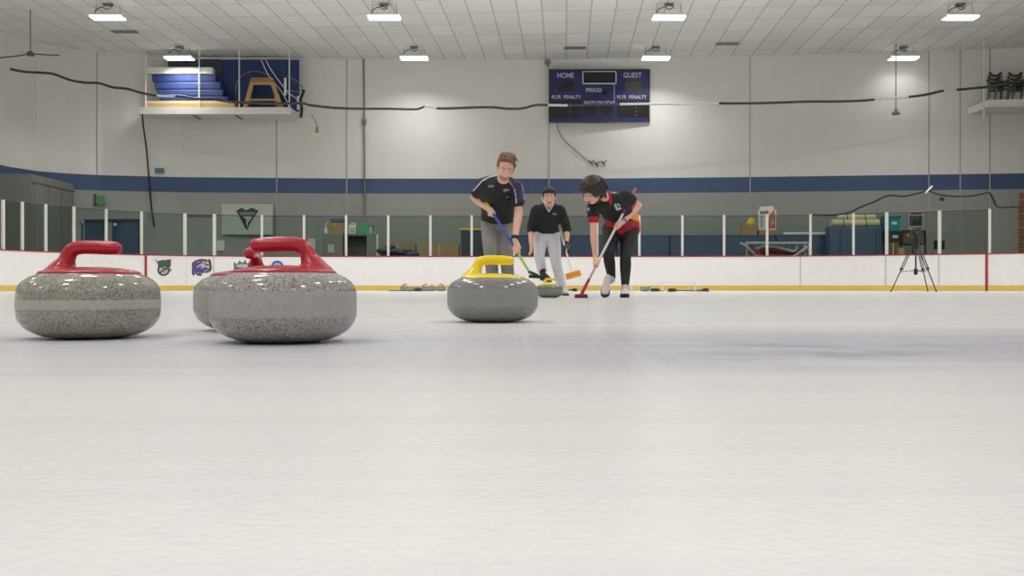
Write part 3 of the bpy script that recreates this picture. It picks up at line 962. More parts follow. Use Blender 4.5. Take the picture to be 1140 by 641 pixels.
for a, b, y0, lb in mats_:
    o = onbox('gym_mat', lb, 'mat', a, b, y0, 0, 32.04, 0.44, 'mat_blue', 'stacked blue gym mats', 0.04, z0=zp)
    zp = ZH(y0, 32.08)
onbox('sign_board', 'long white sign board lying on top of the stacked blue mats', 'board', 163.5, 236.5, 74.8, 0, 32.0, 0.25, 'paper', None, 0.01, z0=zp)
onbox('dark_panel', 'dark blue padded panel standing behind the stacked blue mats', 'panel', 187, 246, 65.5, 0, 32.56, 0.06, 'navy_dark', 'upright blue panels', 0.02, z0=zdeck)
onbox('blue_panel', 'tall blue padded panel standing behind the wooden trestles', 'panel', 246.5, 333, 66.5, 0, 32.64, 0.08, 'mat_blue', 'upright blue panels', 0.02, z0=zdeck)
for i, lb in enumerate(('front tan wooden trestle of the nested three on the platform', 'middle tan wooden trestle of the nested three on the platform', 'rear tan wooden trestle of the nested three on the platform')):
    Y = 32.03 + 0.15 * i
    dz = 0.075 * i
    t = thing('wooden_trestle', lb, 'trestle', (sx(293, Y), Y, zdeck), 'nested wooden trestles')
    tl, tr = sx(280 + i * 0.4, Y), sx(303 - i * 0.4, Y)
    bl, br = sx(272.5 + i * 0.8, Y), sx(313.5 - i * 0.8, Y)
    ztop = ZH(92.5, Y) + dz
    MB().box(((tl + tr) / 2, Y + 0.05, ztop), (tr - tl + 0.08, 0.1, 0.1)).build('beam', M['wood'], t)
    for a, b in ((tl, bl), (tr, br)):
        MB().prism([(a - 0.07, Y, ztop), (a + 0.07, Y, ztop), (b + 0.07, Y, zdeck), (b - 0.07, Y, zdeck)], (0, 0.09, 0)).build('leg', M['wood'], t)
    if i == 0:
        MB().box(((bl + br) / 2, Y + 0.05, zdeck + 0.3), (br - bl - 0.1, 0.04, 0.06)).build('brace', M['wood'], t)
# hoop
pts = [P(263, 0, 32.0)]
hx0, hx1 = sx(262.5, 32.45), sx(306, 32.45)
zt_h = ZH(79.5, 32.45)
pts = [V((hx0, 32.45, zdeck))] + [V(((hx0 + hx1) / 2 - (hx1 - hx0) / 2 * math.cos(math.pi * k / 12), 32.45, ZH(98, 32.45) + (zt_h - ZH(98, 32.45)) * math.sin(math.pi * k / 12))) for k in range(13)] + [V((hx1, 32.45, zdeck))]
solo(MB().tube(pts, 0.018, 8), 'metal_hoop', M['grey_metal'], 'thin grey metal hoop standing behind the wooden trestles', 'hoop', (hx0, 32.45, zdeck), smooth=True)
# bent white tubes at the right end
t = thing('tube_rack', 'bent white tube frame leaning at the right end of the platform', 'frame', P(320, 119, 32.2))
MB().tube([P(296, 67, 32.3), P(302, 78, 32.25), P(312, 92, 32.2), P(322, 104, 32.15), P(334, 112, 32.1)], 0.018, 8, sub=3).build('long_tube', M['white_paint'], t, smooth=True)
MB().tube([P(291, 67, 32.35), P(299, 84, 32.3), P(312, 100, 32.2), P(318, 110, 32.2), P(322, 118.5, 32.2)], 0.018, 8, sub=3).build('long_tube', M['white_paint'], t, smooth=True)
MB().tube([P(319, 84, 32.1), P(330, 90, 32.1), P(337, 98, 32.1), P(332, 102, 32.1), P(320, 100, 32.15)], 0.018, 8, sub=3).build('curved_tube', M['grey_metal'], t, smooth=True)
MB().tube([P(317.5, 87, 31.85), P(317.5, 106, 31.85)], 0.045, 8).build('end_bar', M['white_paint'], t, smooth=True)
MB().tube([P(332, 107, 31.85), P(332, 122, 31.85)], 0.045, 8).build('end_bar', M['white_paint'], t, smooth=True)
solo(MB().tube([P(338.5, 100, 31.8), P(336.5, 106, 31.8), P(334.5, 112, 31.8), P(336, 120, 31.8), P(335, 131, 31.8)], 0.05, 8, sub=3), 'hanging_strap', M['black'], 'black strap hanging over the right end of the platform', 'strap', P(335, 131, 31.8), smooth=True)
t = thing('hanging_tag', 'small brown tag hanging on the wall right of the storage platform', 'tag', P(353, 149, 32.85))
MB().box(P(353, 144.5, 32.85), (0.12, 0.05, 0.22), bev=0.015).build('tag_body', M['wood'], t)
MB().tube([P(353, 141, 32.85), P(351, 134, 32.8), P(346, 127, 32.6)], 0.01, 6, sub=2).build('cord', M['dark'], t)
solo(MB().tube([P(158.5, 127, 31.92), P(159.5, 140, 31.95), P(163, 165, 32.2), P(165.5, 195, 32.4), P(168, 225, 32.5), P(171.5, 252, 32.5)], 0.03, 8, sub=4), 'drop_cable', M['black'], 'black cable hanging from the platform\'s left corner down past the blue stripe', 'cable', P(171, 252, 32.5), smooth=True)
Yw = wall_at(177) - 0.05
onbox('wall_sign', 'small pale blue sign on the wall right above the blue stripe', 'sign', 172, 182, 187, 192.5, Yw - 0.04, 0.05, 'blue_sign', None, 0.01)

# ------------------------------------------------------------------ right platform with chairs
yq = 30.45
plr = thing('storage_platform', 'white hanging platform at the far right edge with stacked chairs', 'platform', (sx(1120, 31), 31.2, ZH(119, yq)))
zt, zb = ZH(111.0, yq), ZH(119, yq)
xf = sx(1100.5, yq)
MB().prism([(xf, yq, zb), (xf + 5.0, yq - 0.35, zb), (xf + 5.0, 31.4, zb), (xf, 31.85, zb)], (0, 0, zt - zb)).build('deck', M['white_paint'], plr)
for X in (xf - 0.03, xf + 2.6):
    Y = 30.7
    MB().tube([(X, Y, zb - 0.35), (X, Y, ZC)], 0.025, 8).build('hanging_rod', M['white_paint'], plr, smooth=True)
mm('chair_seat', RGB(76, 70, 68), 0.7)
mm('chair_frame', RGB(110, 112, 108), 0.35, metal=0.5)
def make_chair(label):
    t = thing('stacking_chair', label, 'chair', (0, 0, 0), 'stacked metal chairs')
    for s in (-1, 1):
        MB().tube([(s * 0.24, -0.2, 0.0), (s * 0.23, -0.17, 0.45)], 0.016, 8).build('leg', M['chair_frame'], t, smooth=True)
        MB().tube([(s * 0.24, 0.24, 0.0), (s * 0.22, 0.18, 0.45), (s * 0.21, 0.24, 0.86)], 0.016, 8, sub=3).build('leg', M['chair_frame'], t, smooth=True)
    MB().box((0, 0, 0.46), (0.46, 0.42, 0.05), bev=0.02).build('seat', M['chair_seat'], t)
    MB().limb([(-0.22, 0.24, 0.86), (-0.12, 0.26, 0.78), (0, 0.27, 0.755), (0.12, 0.26, 0.78), (0.22, 0.24, 0.86)], [(0.018, 0.05)] * 5, side=(0, 1, 0), n=10, sub=3).build('backrest', M['chair_seat'], t, smooth=True)
    MB().tube([(-0.21, 0.2, 0.6), (0.21, 0.2, 0.6)], 0.014, 8).build('back_bar', M['chair_frame'], t)
    return t
pc = None
for si, (cx_, nm) in enumerate(((1111.5, 'left'), (1132.5, 'right'))):
    for k in range(3):
        lb = '%s metal chair of the %s stack on the right platform' % (('lowest', 'middle', 'topmost')[k], nm)
        c = make_chair(lb) if pc is None else copy_tree(pc)
        if pc is None: pc = c
        c['label'] = lb
        c.location = (sx(cx_, 31.0), 31.05 - 0.07 * k, zt + 0.11 * k); c.rotation_euler = (0, 0, math.radians(6 if si == 0 else -4))

# ------------------------------------------------------------------ cables and rods across the hall
def cab(pts, Yf, r, name, m, label, cat='cable', base=None):
    v = [P(x, y, Yf(x)) for x, y in pts]
    if name == 'hanging_cable':
        o = MB().tube(v, r, 8, sub=4).build(name, [M[m], M['white_paint']], None, org=v[0], smooth=True,  # white stretches; across the scoreboard they paint the cable's lit look
            region=lambda c: 1 if any(a < CX + c.x / c.y * F < b for a, b in ((176, 196), (473, 485), (612, 632), (692, 800), (975, 1012), (1052, 1066))) else 0)
        return tag(o, label, cat)
    return solo(MB().tube(v, r, 8, sub=4), name, M[m], label, cat, v[0], smooth=True)
mm('cable_mix', RGB(70, 70, 70), 0.4, var=0.6, scale=2.2)
gl = [(12, 77), (28, 80), (46, 81), (60, 82.5), (78, 89), (95, 92), (110, 92.5), (125, 97), (142, 99), (160, 104), (180, 107), (200, 107), (218, 110), (235, 110), (253, 113), (270, 114), (300, 115.5), (335, 115), (345, 117), (372, 120), (400, 121), (430, 121), (462, 121.5), (470, 119.5), (478, 118), (486, 120.5), (505, 120.5),
      (530, 119.5), (550, 119.5), (565, 121), (582, 120.5), (597, 117), (615, 117), (640, 117.2), (690, 116), (730, 115.6), (760, 115.6), (785, 114), (800, 115), (830, 115), (865, 114.3), (900, 113), (930, 113), (960, 112), (985, 109.6), (1005, 108.5), (1030, 105.5), (1050, 101), (1070, 99.5), (1100, 96.5), (1120, 93), (1150, 88)]
cab(gl, lambda x: 30.0, 0.042, 'hanging_cable', 'cable_mix', 'long twisted dark cable sagging across the whole hall in front of the scoreboard')
def hrod(px, ptop, pbot, Y, label, kind):
    c = P(px, pbot, Y)
    t = thing('hanging_rod', label, 'rod', c)
    MB().tube([(c.x, Y, ZC), (c.x, Y, c.z)], 0.018, 8).build('rod', M['grey_metal'], t, smooth=True)
    if kind == 'cone':
        MB().lathe([(0, 0.18), (0.03, 0.16), (0.05, 0.1), (0.14, 0.0), (0.12, -0.05), (0, -0.06)], 20, c).build('sensor_cone', M['grey_metal'], t, smooth=True)
    else:
        MB().lathe([(0, 0.1), (0.08, 0.07), (0.12, 0.0), (0.11, -0.04), (0, -0.05)], 20, c).build('sensor_box', M['brown_wood'], t, smooth=True)
    return t
hrod(997.3, 60, 126, 31.2, 'thin grey rod hanging from the ceiling at right with a small cone at its end', 'cone')
hrod(34, 10, 60.5, 27.3, 'thin grey rod hanging from the ceiling at far left with a small brown box', 'box')
cab([(-42, 70), (0, 64.5), (18, 62.5), (34, 60.2), (50, 61), (66, 61.6)], lambda x: 27.3 + max(0, (x - 34) * 0.02), 0.02, 'stay_cable', 'dark', 'thin dark stay cable passing through the small brown box at far left')
# conduit
Yc = wall_at(405) - 0.06
cd_ = thing('conduit', 'grey vertical conduit pipe with a junction box, left of the middle of the back wall', 'pipe', (sx(405.3, Yc), Yc, 2.8))
MB().tube([(sx(404.8, Yc), Yc, ZC), (sx(406.2, Yc), Yc, 2.8)], 0.03, 8).build('pipe', M['pipe_grey'], cd_, smooth=True)
MB().box((sx(405.2, Yc), Yc, ZH(135.5, Yc)), (0.17, 0.1, 0.2), bev=0.03).build('junction_box', M['grey_metal'], cd_)
# netting cable above the right glass
cab([(905, 239), (925, 239.5), (945, 236.5), (958, 230.5), (972, 225), (986, 218.5), (996, 217.5), (1005, 218.5), (1018, 216), (1034, 212)], lambda x: bY(x) + 0.1, 0.028, 'net_cable', 'black', 'black cable sloping up from the glass top to the small white clip at right')
cab([(1034, 212), (1042, 215.5), (1052, 217.5), (1066, 218.5), (1080, 218), (1092, 216), (1101, 214.5), (1106, 222), (1110, 229.5), (1122, 230.5), (1145, 229)], lambda x: bY(x) + 0.1, 0.028, 'net_cable', 'black', 'black cable sagging from the small white clip to the right frame edge')
c = P(1034, 212, bY(1034) + 0.05)
solo(MB().limb([c + V((-0.09, 0, -0.07)), c + V((0.09, 0, 0.12))], 0.03, n=8, sub=1), 'cable_clip', M['white_paint'], 'small white clip holding the black cables below the blue stripe at right', 'clip', c, smooth=True)
c = P(1048.5, 221.5, bY(1048) + 0.05)
solo(MB().ell(c, 0.07), 'cable_weight', M['black'], 'small black weight on the sagging cable above the glass at right', 'weight', c, smooth=True)
# ceiling hatches
for i, (x0, x1, y, lb) in enumerate(((125, 153, 35, 'thin grey vent strip in the ceiling above the left platform'), (628, 652, 53, 'grey vent strip in the ceiling just above the scoreboard'), (797, 822, 48.5, 'grey vent strip in the ceiling between the two right-hand lights'))):
    Y = (ZC - HC) / (HY - y) * F
    solo(MB().box(((sx(x0, Y) + sx(x1, Y)) / 2, Y, ZC - 0.012), (sx(x1, Y) - sx(x0, Y), 0.3, 0.024)), 'ceiling_vent', M['grey_metal'], lb, 'vent', ((sx(x0, Y) + sx(x1, Y)) / 2, Y, ZC - 0.02), 'ceiling vents')

# ------------------------------------------------------------------ behind the glass, left
b_ = thing('changing_booth', 'grey panelled booth behind the left glass reaching into the blue stripe', 'booth', (-15.9, 30.0, 0))
bzt = ZH(193.5, 28.75)
bxA, bxB = sx(35.5, 28.75), sx(82, 31.6)
MB().prism([(-16.65, 28.75, 0), (bxA, 28.75, 0), (bxB, 31.6, 0), (-15.9, 31.55, 0), (-16.65, 30.2, 0)], (0, 0, bzt)).build('booth_body', M['booth_grey'], b_)
dv = V((bxB - bxA, 31.6 - 28.75, 0)); nv = V((dv.y, -dv.x, 0)).normalized()
for k in range(3):
    a = V((bxA, 28.75, 0)) + dv * (0.04 + 0.325 * k); e = V((bxA, 28.75, 0)) + dv * (0.31 + 0.325 * k)
    MB().prism([a + V((0, 0, 0.2)), e + V((0, 0, 0.2)), e + V((0, 0, bzt - 0.3)), a + V((0, 0, bzt - 0.3))], nv * 0.03).build('side_panel', M['booth_grey'], b_)
MB().prism([V((bxA, 28.75, bzt - 0.24)), V((bxB, 31.6, bzt - 0.24)), V((bxB, 31.6, bzt - 0.29)), V((bxA, 28.75, bzt - 0.29))], nv * 0.035).build('panel_trim', M['booth_dark'], b_)
# dark doors
def wdoor(n, x0, x1, y0):
    Y = wall_at((x0 + x1) / 2) - 0.02
    X0, X1 = sx(x0, Y), sx(x1, Y); z = ZH(y0, Y)
    d = tag(MB().box(((X0 + X1) / 2, Y - 0.03, z / 2), (X1 - X0 - 0.1, 0.06, z), bev=0.01).build('door_%d' % n, M['navy'], org=((X0 + X1) / 2, Y, 0)), kind='structure')
    f = MB()
    f.box((X0, Y - 0.04, z / 2), (0.08, 0.1, z)).box((X1, Y - 0.04, z / 2), (0.08, 0.1, z)).box(((X0 + X1) / 2, Y - 0.04, z), (X1 - X0 + 0.08, 0.1, 0.1))
    f.build('door_frame', M['navy_dark'], d)
    MB().tube([((X0 * .15 + X1 * .85), Y - 0.1, 0.95), ((X0 * .15 + X1 * .85), Y - 0.1, 1.15)], 0.02, 6).build('door_handle', M['steel'], d)
wdoor(1, 83.5, 117.5, 246)
wdoor(2, 118.5, 156.5, 245.5)
Y = wall_at(128) - 0.3
t = thing('wall_lamp', 'small round pale lamp above the dark blue right-hand door', 'lamp', P(128, 250, Y + 0.15))
MB().ell(P(128, 250, Y), 0.06).build('bulb', M['paper'], t, smooth=True)
MB().tube([P(128, 250, Y), P(128, 246, Y + 0.28)], 0.02, 6).build('bracket', M['dark'], t)
t = thing('stand', 'thin dark stand with a round pale head in front of the dark left door', 'stand', P(91.5, 290, 29.0) * 1)
c = P(91.5, 249, 29.6); t.location = (c.x, c.y, 0); ORG[t.name] = V((c.x, c.y, 0))
MB().tube([(c.x, c.y, 0.02), c], 0.03, 8).build('pole', M['dark'], t, smooth=True)
MB().ell(c + V((0, 0, 0.02)), (V((0.09, 0, 0)), V((0, 0.05, 0)), V((0, 0, 0.1)))).build('head', M['grey_metal'], t, smooth=True)
MB().lathe([(0, 0.03), (0.2, 0.02), (0.22, 0), (0, 0)], 20, (c.x, c.y, 0)).build('base', M['dark'], t)
Y = wall_at(112) - 0.1
t = thing('exit_sign', 'green exit sign on the grey wall above the dark doors', 'sign', P(112, 227, Y))
MB().pbox(106.5, 116.5, 217.5, 227, Y - 0.05, 0.1, bev=0.01).build('sign_face', M['exit_green'], t)
MB().pbox(104.8, 106.4, 216, 229, Y - 0.05, 0.12).build('side_bracket', M['dark'], t)
# white banner with a dark crest
Y = wall_at(275) - 0.13
bn = thing('banner', 'white rectangular banner with a dark triangular crest on the grey wall', 'banner', P(275, 261, Y))
MB().pbox(247, 303.5, 227, 261, Y, 0.03).build('cloth', M['banner'], bn)
def flat(pts, Y, mb, lay, mi=0):
    mb.prism([P(x, y, Y - 0.004 * (lay + 1)) for x, y in pts], (0, 0.003, 0), mi)
mb = MB()
flat([(263, 234.5), (269, 231), (271.5, 232.5), (273.5, 234), (277.5, 232.5), (280, 231), (288, 234.5), (282, 243), (277, 251.5), (275.5, 256.2), (273, 254), (269, 246)], Y, mb, 0, 0)
flat([(266.5, 236), (284.5, 236), (282.5, 239), (268.4, 239)], Y, mb, 1, 1)
flat([(270, 241.5), (277, 240.5), (281, 241.5), (276, 248), (275.5, 252.5), (273.8, 249.5), (274.5, 244.5)], Y, mb, 1, 2)
flat([(271.5, 246.5), (273.8, 247), (275.5, 253), (274, 252.5)], Y, mb, 2, 0)
mb.build('crest', [M['dark'], M['grey_metal'], M['banner']], bn)
for x0, x1, y0, y1, lb in ((241.5, 250, 267.5, 279, 'small white paper on the wall below the banner\'s left edge'), (343, 351, 265.5, 278, 'small white paper on the wall left of the grey-green cabinet')):
    Y = wall_at(x0) - 0.03
    onbox('wall_notice', lb, 'paper', x0, x1, y0, y1, Y, 0.015, 'paper', 'paper notices on the wall', 0)

# ------------------------------------------------------------------ behind the glass, left middle
YB = 31.6
cb = thing('storage_cabinet', 'grey-green storage cabinet behind the glass, left of the work table', 'cabinet', (sx(370, YB), YB + 0.3, 0))
MB().pbox(358, 381.5, 260, None, YB, 0.6, bev=0.01).build('cabinet_body', M['green_grey'], cb)
MB().pbox(359, 369.5, 261.5, 320, YB - 0.02, 0.02).build('door', M['green_grey'], cb)
MB().pbox(370.2, 380.8, 261.5, 320, YB - 0.02, 0.02).build('door', M['green_grey'], cb)
MB().pbox(365, 372, 272, 281, YB - 0.03, 0.01).build('notice', M['banner'], cb)
ztc = ZH(260, YB)
def carton(label, x0, x1, y0, z0, Y, d, m='card', group='cardboard boxes', tape=True):
    X0, X1 = sx(x0, Y), sx(x1, Y); z1 = ZH(y0, Y)
    t = thing('cardboard_box', label, 'box', ((X0 + X1) / 2, Y + d / 2, z0), group)
    MB().box(((X0 + X1) / 2, Y + d / 2, (z0 + z1) / 2), (X1 - X0, d, z1 - z0), bev=0.006).build('carton', M[m], t)
    fl = MB()
    fl.box(((X0 + X1) / 2, Y + d * 0.25, z1 + 0.004), (X1 - X0 - 0.01, d * 0.49, 0.008)).box(((X0 + X1) / 2, Y + d * 0.75, z1 + 0.004), (X1 - X0 - 0.01, d * 0.49, 0.008))
    fl.build('top_flap', M[m], t)
    if tape:
        MB().box(((X0 + X1) / 2, Y - 0.002, z1 - (z1 - z0) * 0.15), (0.06, 0.004, (z1 - z0) * 0.3)).build('tape', M['tape'], t)
    return t
carton('tan cardboard box on the grey-green cabinet under a blue folded cloth', 364, 382.5, 248, ztc, YB + 0.05, 0.4, 'card')
solo(MB().box((sx(375, YB), YB + 0.25, ZH(245, YB)), (0.5, 0.36, 0.16), bev=0.05), 'folded_cloth', M['navy'], 'dark blue folded cloth lying on the tan box on the cabinet', 'cloth', (sx(375, YB), YB + 0.25, ZH(248, YB)))
t = thing('spray_bottle', 'small white bottle standing at the cabinet\'s left front, beside the tan box', 'bottle', (sx(362.5, YB), YB + 0.06, ztc))
c = V((sx(362.6, YB), YB + 0.06, ztc))
MB().lathe([(0, 0), (0.05, 0), (0.055, 0.02), (0.055, 0.15), (0.03, 0.2), (0.02, 0.25), (0, 0.25)], 16, c).build('bottle_body', M['paper'], t, smooth=True)
MB().limb([c + V((0, 0, 0.25)), c + V((0.01, 0, 0.33)), c + V((0.05, 0, 0.42))], [0.02, 0.02, 0.016], n=8, sub=2).build('spray_head', M['white_paint'], t, smooth=True)
tb = thing('work_table', 'dark work table behind the glass carrying a white jug and green tote', 'table', (sx(400, YB), YB + 0.3, 0))
MB().pbox(383, 415, 260.3, 262.3, YB, 0.7, bev=0.005).build('tabletop', M['grey_metal'], tb)
for x in (385, 413):
    for dy in (0.05, 0.65):
        MB().tube([(sx(x, YB), YB + dy, 0), (sx(x, YB), YB + dy, ZH(262, YB))], 0.03, 8).build('leg', M['grey_metal'], tb)
MB().pbox(386.5, 408, 263, 320, YB + 0.3, 0.05).build('dark_backing', M['booth_dark'], tb)  # dark sheet standing in for the shade inside the table
MB().pbox(386, 412, 285, 287, YB + 0.1, 0.5).build('shelf', M['grey_metal'], tb)
jt = ZH(260.3, YB)
t = thing('white_jug', 'white plastic jug on the work table left of the green tote', 'jug', (sx(391, YB), YB + 0.3, jt))
MB().box((sx(391, YB), YB + 0.3, (jt + ZH(250, YB)) / 2), (0.28, 0.22, ZH(250, YB) - jt), bev=0.05).build('jug_body', M['paper'], t)
MB().tube([(sx(388.5, YB), YB + 0.3, ZH(250, YB) - 0.02), (sx(389.5, YB), YB + 0.3, ZH(248, YB)), (sx(393, YB), YB + 0.3, ZH(248, YB)), (sx(394, YB), YB + 0.3, ZH(250, YB) - 0.02)], 0.02, 8, sub=3).build('jug_handle', M['paper'], t, smooth=True)
MB().box((sx(391, YB), YB + 0.185, (jt + ZH(252, YB)) / 2), (0.14, 0.01, 0.14)).build('jug_label', M['banner'], t)
t = thing('plastic_tote', 'green plastic tote on the right of the work table', 'tote', (sx(406, YB), YB + 0.25, jt))
MB().prism([(sx(399, YB), YB + 0.05, jt), (sx(412.5, YB), YB + 0.05, jt), (sx(413.5, YB), YB + 0.05, ZH(250.5, YB)), (sx(398, YB), YB + 0.05, ZH(250.5, YB))], (0, 0.45, 0)).build('tote_body', M['green_plastic'], t)
MB().pbox(397.6, 414, 249.6, 251.2, YB + 0.03, 0.5, bev=0.01).build('rim', M['green_plastic'], t)
MB().pbox(411.5, 414.2, 252, 260, YB + 0.035, 0.02).build('end_label', M['banner'], t)
sh = thing('utility_cart', 'grey-green narrow cart between the work table and the long cardboard boxes', 'cart', (sx(416, YB), YB, 0))
MB().pbox(408.5, 419.5, 261.5, None, YB - 0.4, 0.3, bev=0.01).build('cart_body', M['green_grey'], sh)
MB().pbox(419, 421, 261, None, YB - 0.42, 0.05).build('upright', M['white_paint'], sh)
bx = carton('long tan cardboard box behind the glass, right of the narrow cart', 423, 462, 271, 0, 31.0, 0.6, 'card', 'long cardboard boxes')
carton('long tan cardboard box behind the glass, left of the dark bin', 467.5, 511, 271.5, 0, 31.0, 0.6, 'card', 'long cardboard boxes')
bx = thing('tool_bag', 'dark lumpy tool bag resting before the left long cardboard box', 'bag', (sx(444, 30.4), 30.4, 0))
g = MB()
for k, (x, y, r) in enumerate(((428, 279, .2), (434, 275.5, .14), (440, 280, .2), (447, 281, .17), (453, 279, .15), (458, 283, .2))):
    c = P(x, y, 30.4); g.ell(c, (V((r * 1.4, 0, 0)), V((0, r, 0)), V((0, 0, r * .6))))
    g.limb([(c.x, 30.4, 0.15), c], [0.2, r * .6], n=10, sub=1)
g.box((sx(443, 30.4), 30.4, 0.5), (1.0, 0.35, 1.0), bev=0.1)
g.build('bag_body', M['navy_dark'], bx, smooth=True)
MB().tube([P(433, 277, 30.3), P(437, 273.5, 30.3), P(441, 275, 30.3)], 0.02, 8, sub=3).build('carry_handle', M['navy'], bx, smooth=True)
bn2 = thing('waste_bin', 'dark blue bin with a bright yellow rim behind the bent man', 'bin', (sx(526, 31), 31.2, 0))
MB().prism([(sx(514, 31), 31, 0), (sx(539, 31), 31, 0), (sx(540, 31), 31, ZH(256, 31)), (sx(513, 31), 31, ZH(256, 31))], (0, 0.6, 0)).build('bin_body', M['navy_dark'], bn2)
MB().pbox(512.3, 541, 254.3, 256.2, 30.97, 0.68, bev=0.01).build('rim', M['yellow_plastic'], bn2)

# ------------------------------------------------------------------ blue crash pads
xs = [569, 628, 687, 746, 805, 864, 922]
desc = ['behind the bent man\'s hips', 'behind the walking man', 'behind the woman in red and black', 'just right of the woman in red and black', 'carrying the small carton and yellow ball', 'carrying the long white tube, beside the covered crate']
for i, (a, b) in enumerate(zip(xs, xs[1:])):
    Y = 31.4
    t = thing('wall_pad', 'navy blue standing pad behind the glass, %s' % desc[i], 'pad', (sx((a + b) / 2, Y), Y + 0.2, 0), 'row of navy pads')
    MB().pbox(a + 0.35, b - 0.35, 261.3, None, Y, 0.4, bev=0.05).build('pad_body', M['navy'], t)
    MB().pbox(a + 0.9, b - 0.9, 262.2, 263, Y - 0.006, 0.02).build('top_seam', M['navy_dark'], t)
PZ = ZH(261.3, 31.4)
carton('small tan carton with yellow ball behind it, standing on a navy pad', 826.5, 842.5, 249.5, PZ, 31.45, 0.25, 'card', 'cartons on the navy pads')
c = P(836.5, 249, 31.75)
solo(MB().ell(c, (V((0.165, 0, 0)), V((0, 0.09, 0)), V((0, 0, 0.225)))), 'yellow_ball', M['yellow_plastic'], 'yellow rounded ball behind the small carton on the navy pad', 'ball', (c.x, c.y, PZ), smooth=True)
carton('low tan carton under the white and red poster board', 845, 863, 256.3, PZ, 31.45, 0.3, 'card', 'cartons on the navy pads', False)
ps = thing('poster_board', 'white and red poster board standing on the low carton', 'poster', P(854, 256, 31.6))
pz = ZH(256.3, 31.45) + 0.012
mb = MB(); Yp = 31.55
mb.prism([V((sx(844.8, Yp), Yp, pz)), V((sx(863.8, Yp), Yp, pz)), P(864.3, 234, Yp), P(861.5, 233, Yp), P(861, 229.3, Yp), P(846, 230, Yp), P(845.6, 233.5, Yp), P(844, 234.5, Yp)], (0, 0.04, 0))
mb.build('board', M['paper'], ps)
mb = MB()
flat([(854, 255), (853, 250), (856, 243), (857, 238), (862, 233.5), (863.3, 240), (863.3, 254)], Yp, mb, 0, 0)
flat([(857.5, 251.5), (858, 245), (861.5, 243), (862.5, 249)], Yp, mb, 1, 1)
mb.build('red_print', [M['poster_red'], M['crest_pink']], ps)
mb = MB()
flat([(845.6, 235), (855.6, 234.5), (855.6, 238), (845.8, 238.5)], Yp, mb, 0, 0)
for k in range(6):
    flat([(846.4, 241 + k * 2.2), (849.6, 240.9 + k * 2.2), (849.6, 242 + k * 2.2), (846.4, 242.1 + k * 2.2)], Yp, mb, 0, 0)
mb.build('dark_print', M['grey_metal'], ps)
t = thing('white_tube', 'long white tube lying on top of the navy pads', 'tube', P(885, 258, 31.6))
MB().tube([V((sx(872, 31.6), 31.6, PZ + 0.05)), V((sx(921, 31.6), 31.6, PZ + 0.05))], 0.05, 10).build('tube', M['paper'], t, smooth=True)
for x in (872.5, 920.5):
    MB().tube([V((sx(x, 31.6) - 0.03, 31.6, PZ + 0.052)), V((sx(x, 31.6) + 0.03, 31.6, PZ + 0.052))], 0.053, 10).build('end_cap', M['banner'], t, smooth=True)
# hockey goals stored behind the boards
YG = 30.2
hg = thing('hockey_goal', 'hockey goal with white bar frame and red base stored behind the glass', 'goal', (sx(864, YG), YG + 0.2, 0))
MB().pbox(830, 901, 269, 271.6, YG, 0.09, bev=0.02).build('front_bar', M['banner'], hg)
for x in (831.5, 896.5, 900.4):
    MB().pbox(x - 0.8, x + 0.8, 269.5, None, YG + 0.01, 0.06).build('upright', M['banner'], hg)
MB().tube([P(824, 271, YG - 0.1), P(829, 273, YG - 0.1), P(838, 281, YG - 0.05), P(845, 285.5, YG), P(880, 286, YG), P(890, 281, YG - 0.05), P(899, 275, YG - 0.05)], 0.045, 8, sub=4).build('curved_frame', M['banner'], hg, smooth=True)
MB().limb([P(843, 277, YG + 0.15), P(850, 274.3, YG + 0.15), P(862, 275, YG + 0.15), P(876, 278, YG + 0.15), P(884, 279.5, YG + 0.15), P(888, 274.5, YG + 0.15)], 0.05, n=8, sub=4).build('rear_tube', M['banner'], hg, smooth=True)
mb = MB()
mb.limb([P(846, 283, YG + 0.25), P(852, 278, YG + 0.25), P(868, 278, YG + 0.25), P(880, 280.5, YG + 0.25), P(896, 279, YG + 0.25)], [0.08, 0.14, 0.14, 0.1, 0.05], n=10, sub=3)
mb.limb([P(834, 277, YG + 0.2), P(840, 281, YG + 0.2), P(848, 287, YG + 0.2)], [0.09, 0.1, 0.08], n=10, sub=3)
mb.build('red_padding', M['red_plastic'], hg, smooth=True)
nt_ = MB()
for k in range(9):
    x = 834 + k * 7.5
    nt_.tube([P(x, 271.5, YG + 0.3), (sx(x + 1.5, YG), YG + 0.7, 0.1)], 0.008, 4)
nt_.build('net', M['banner'], hg)['kind'] = 'stuff'
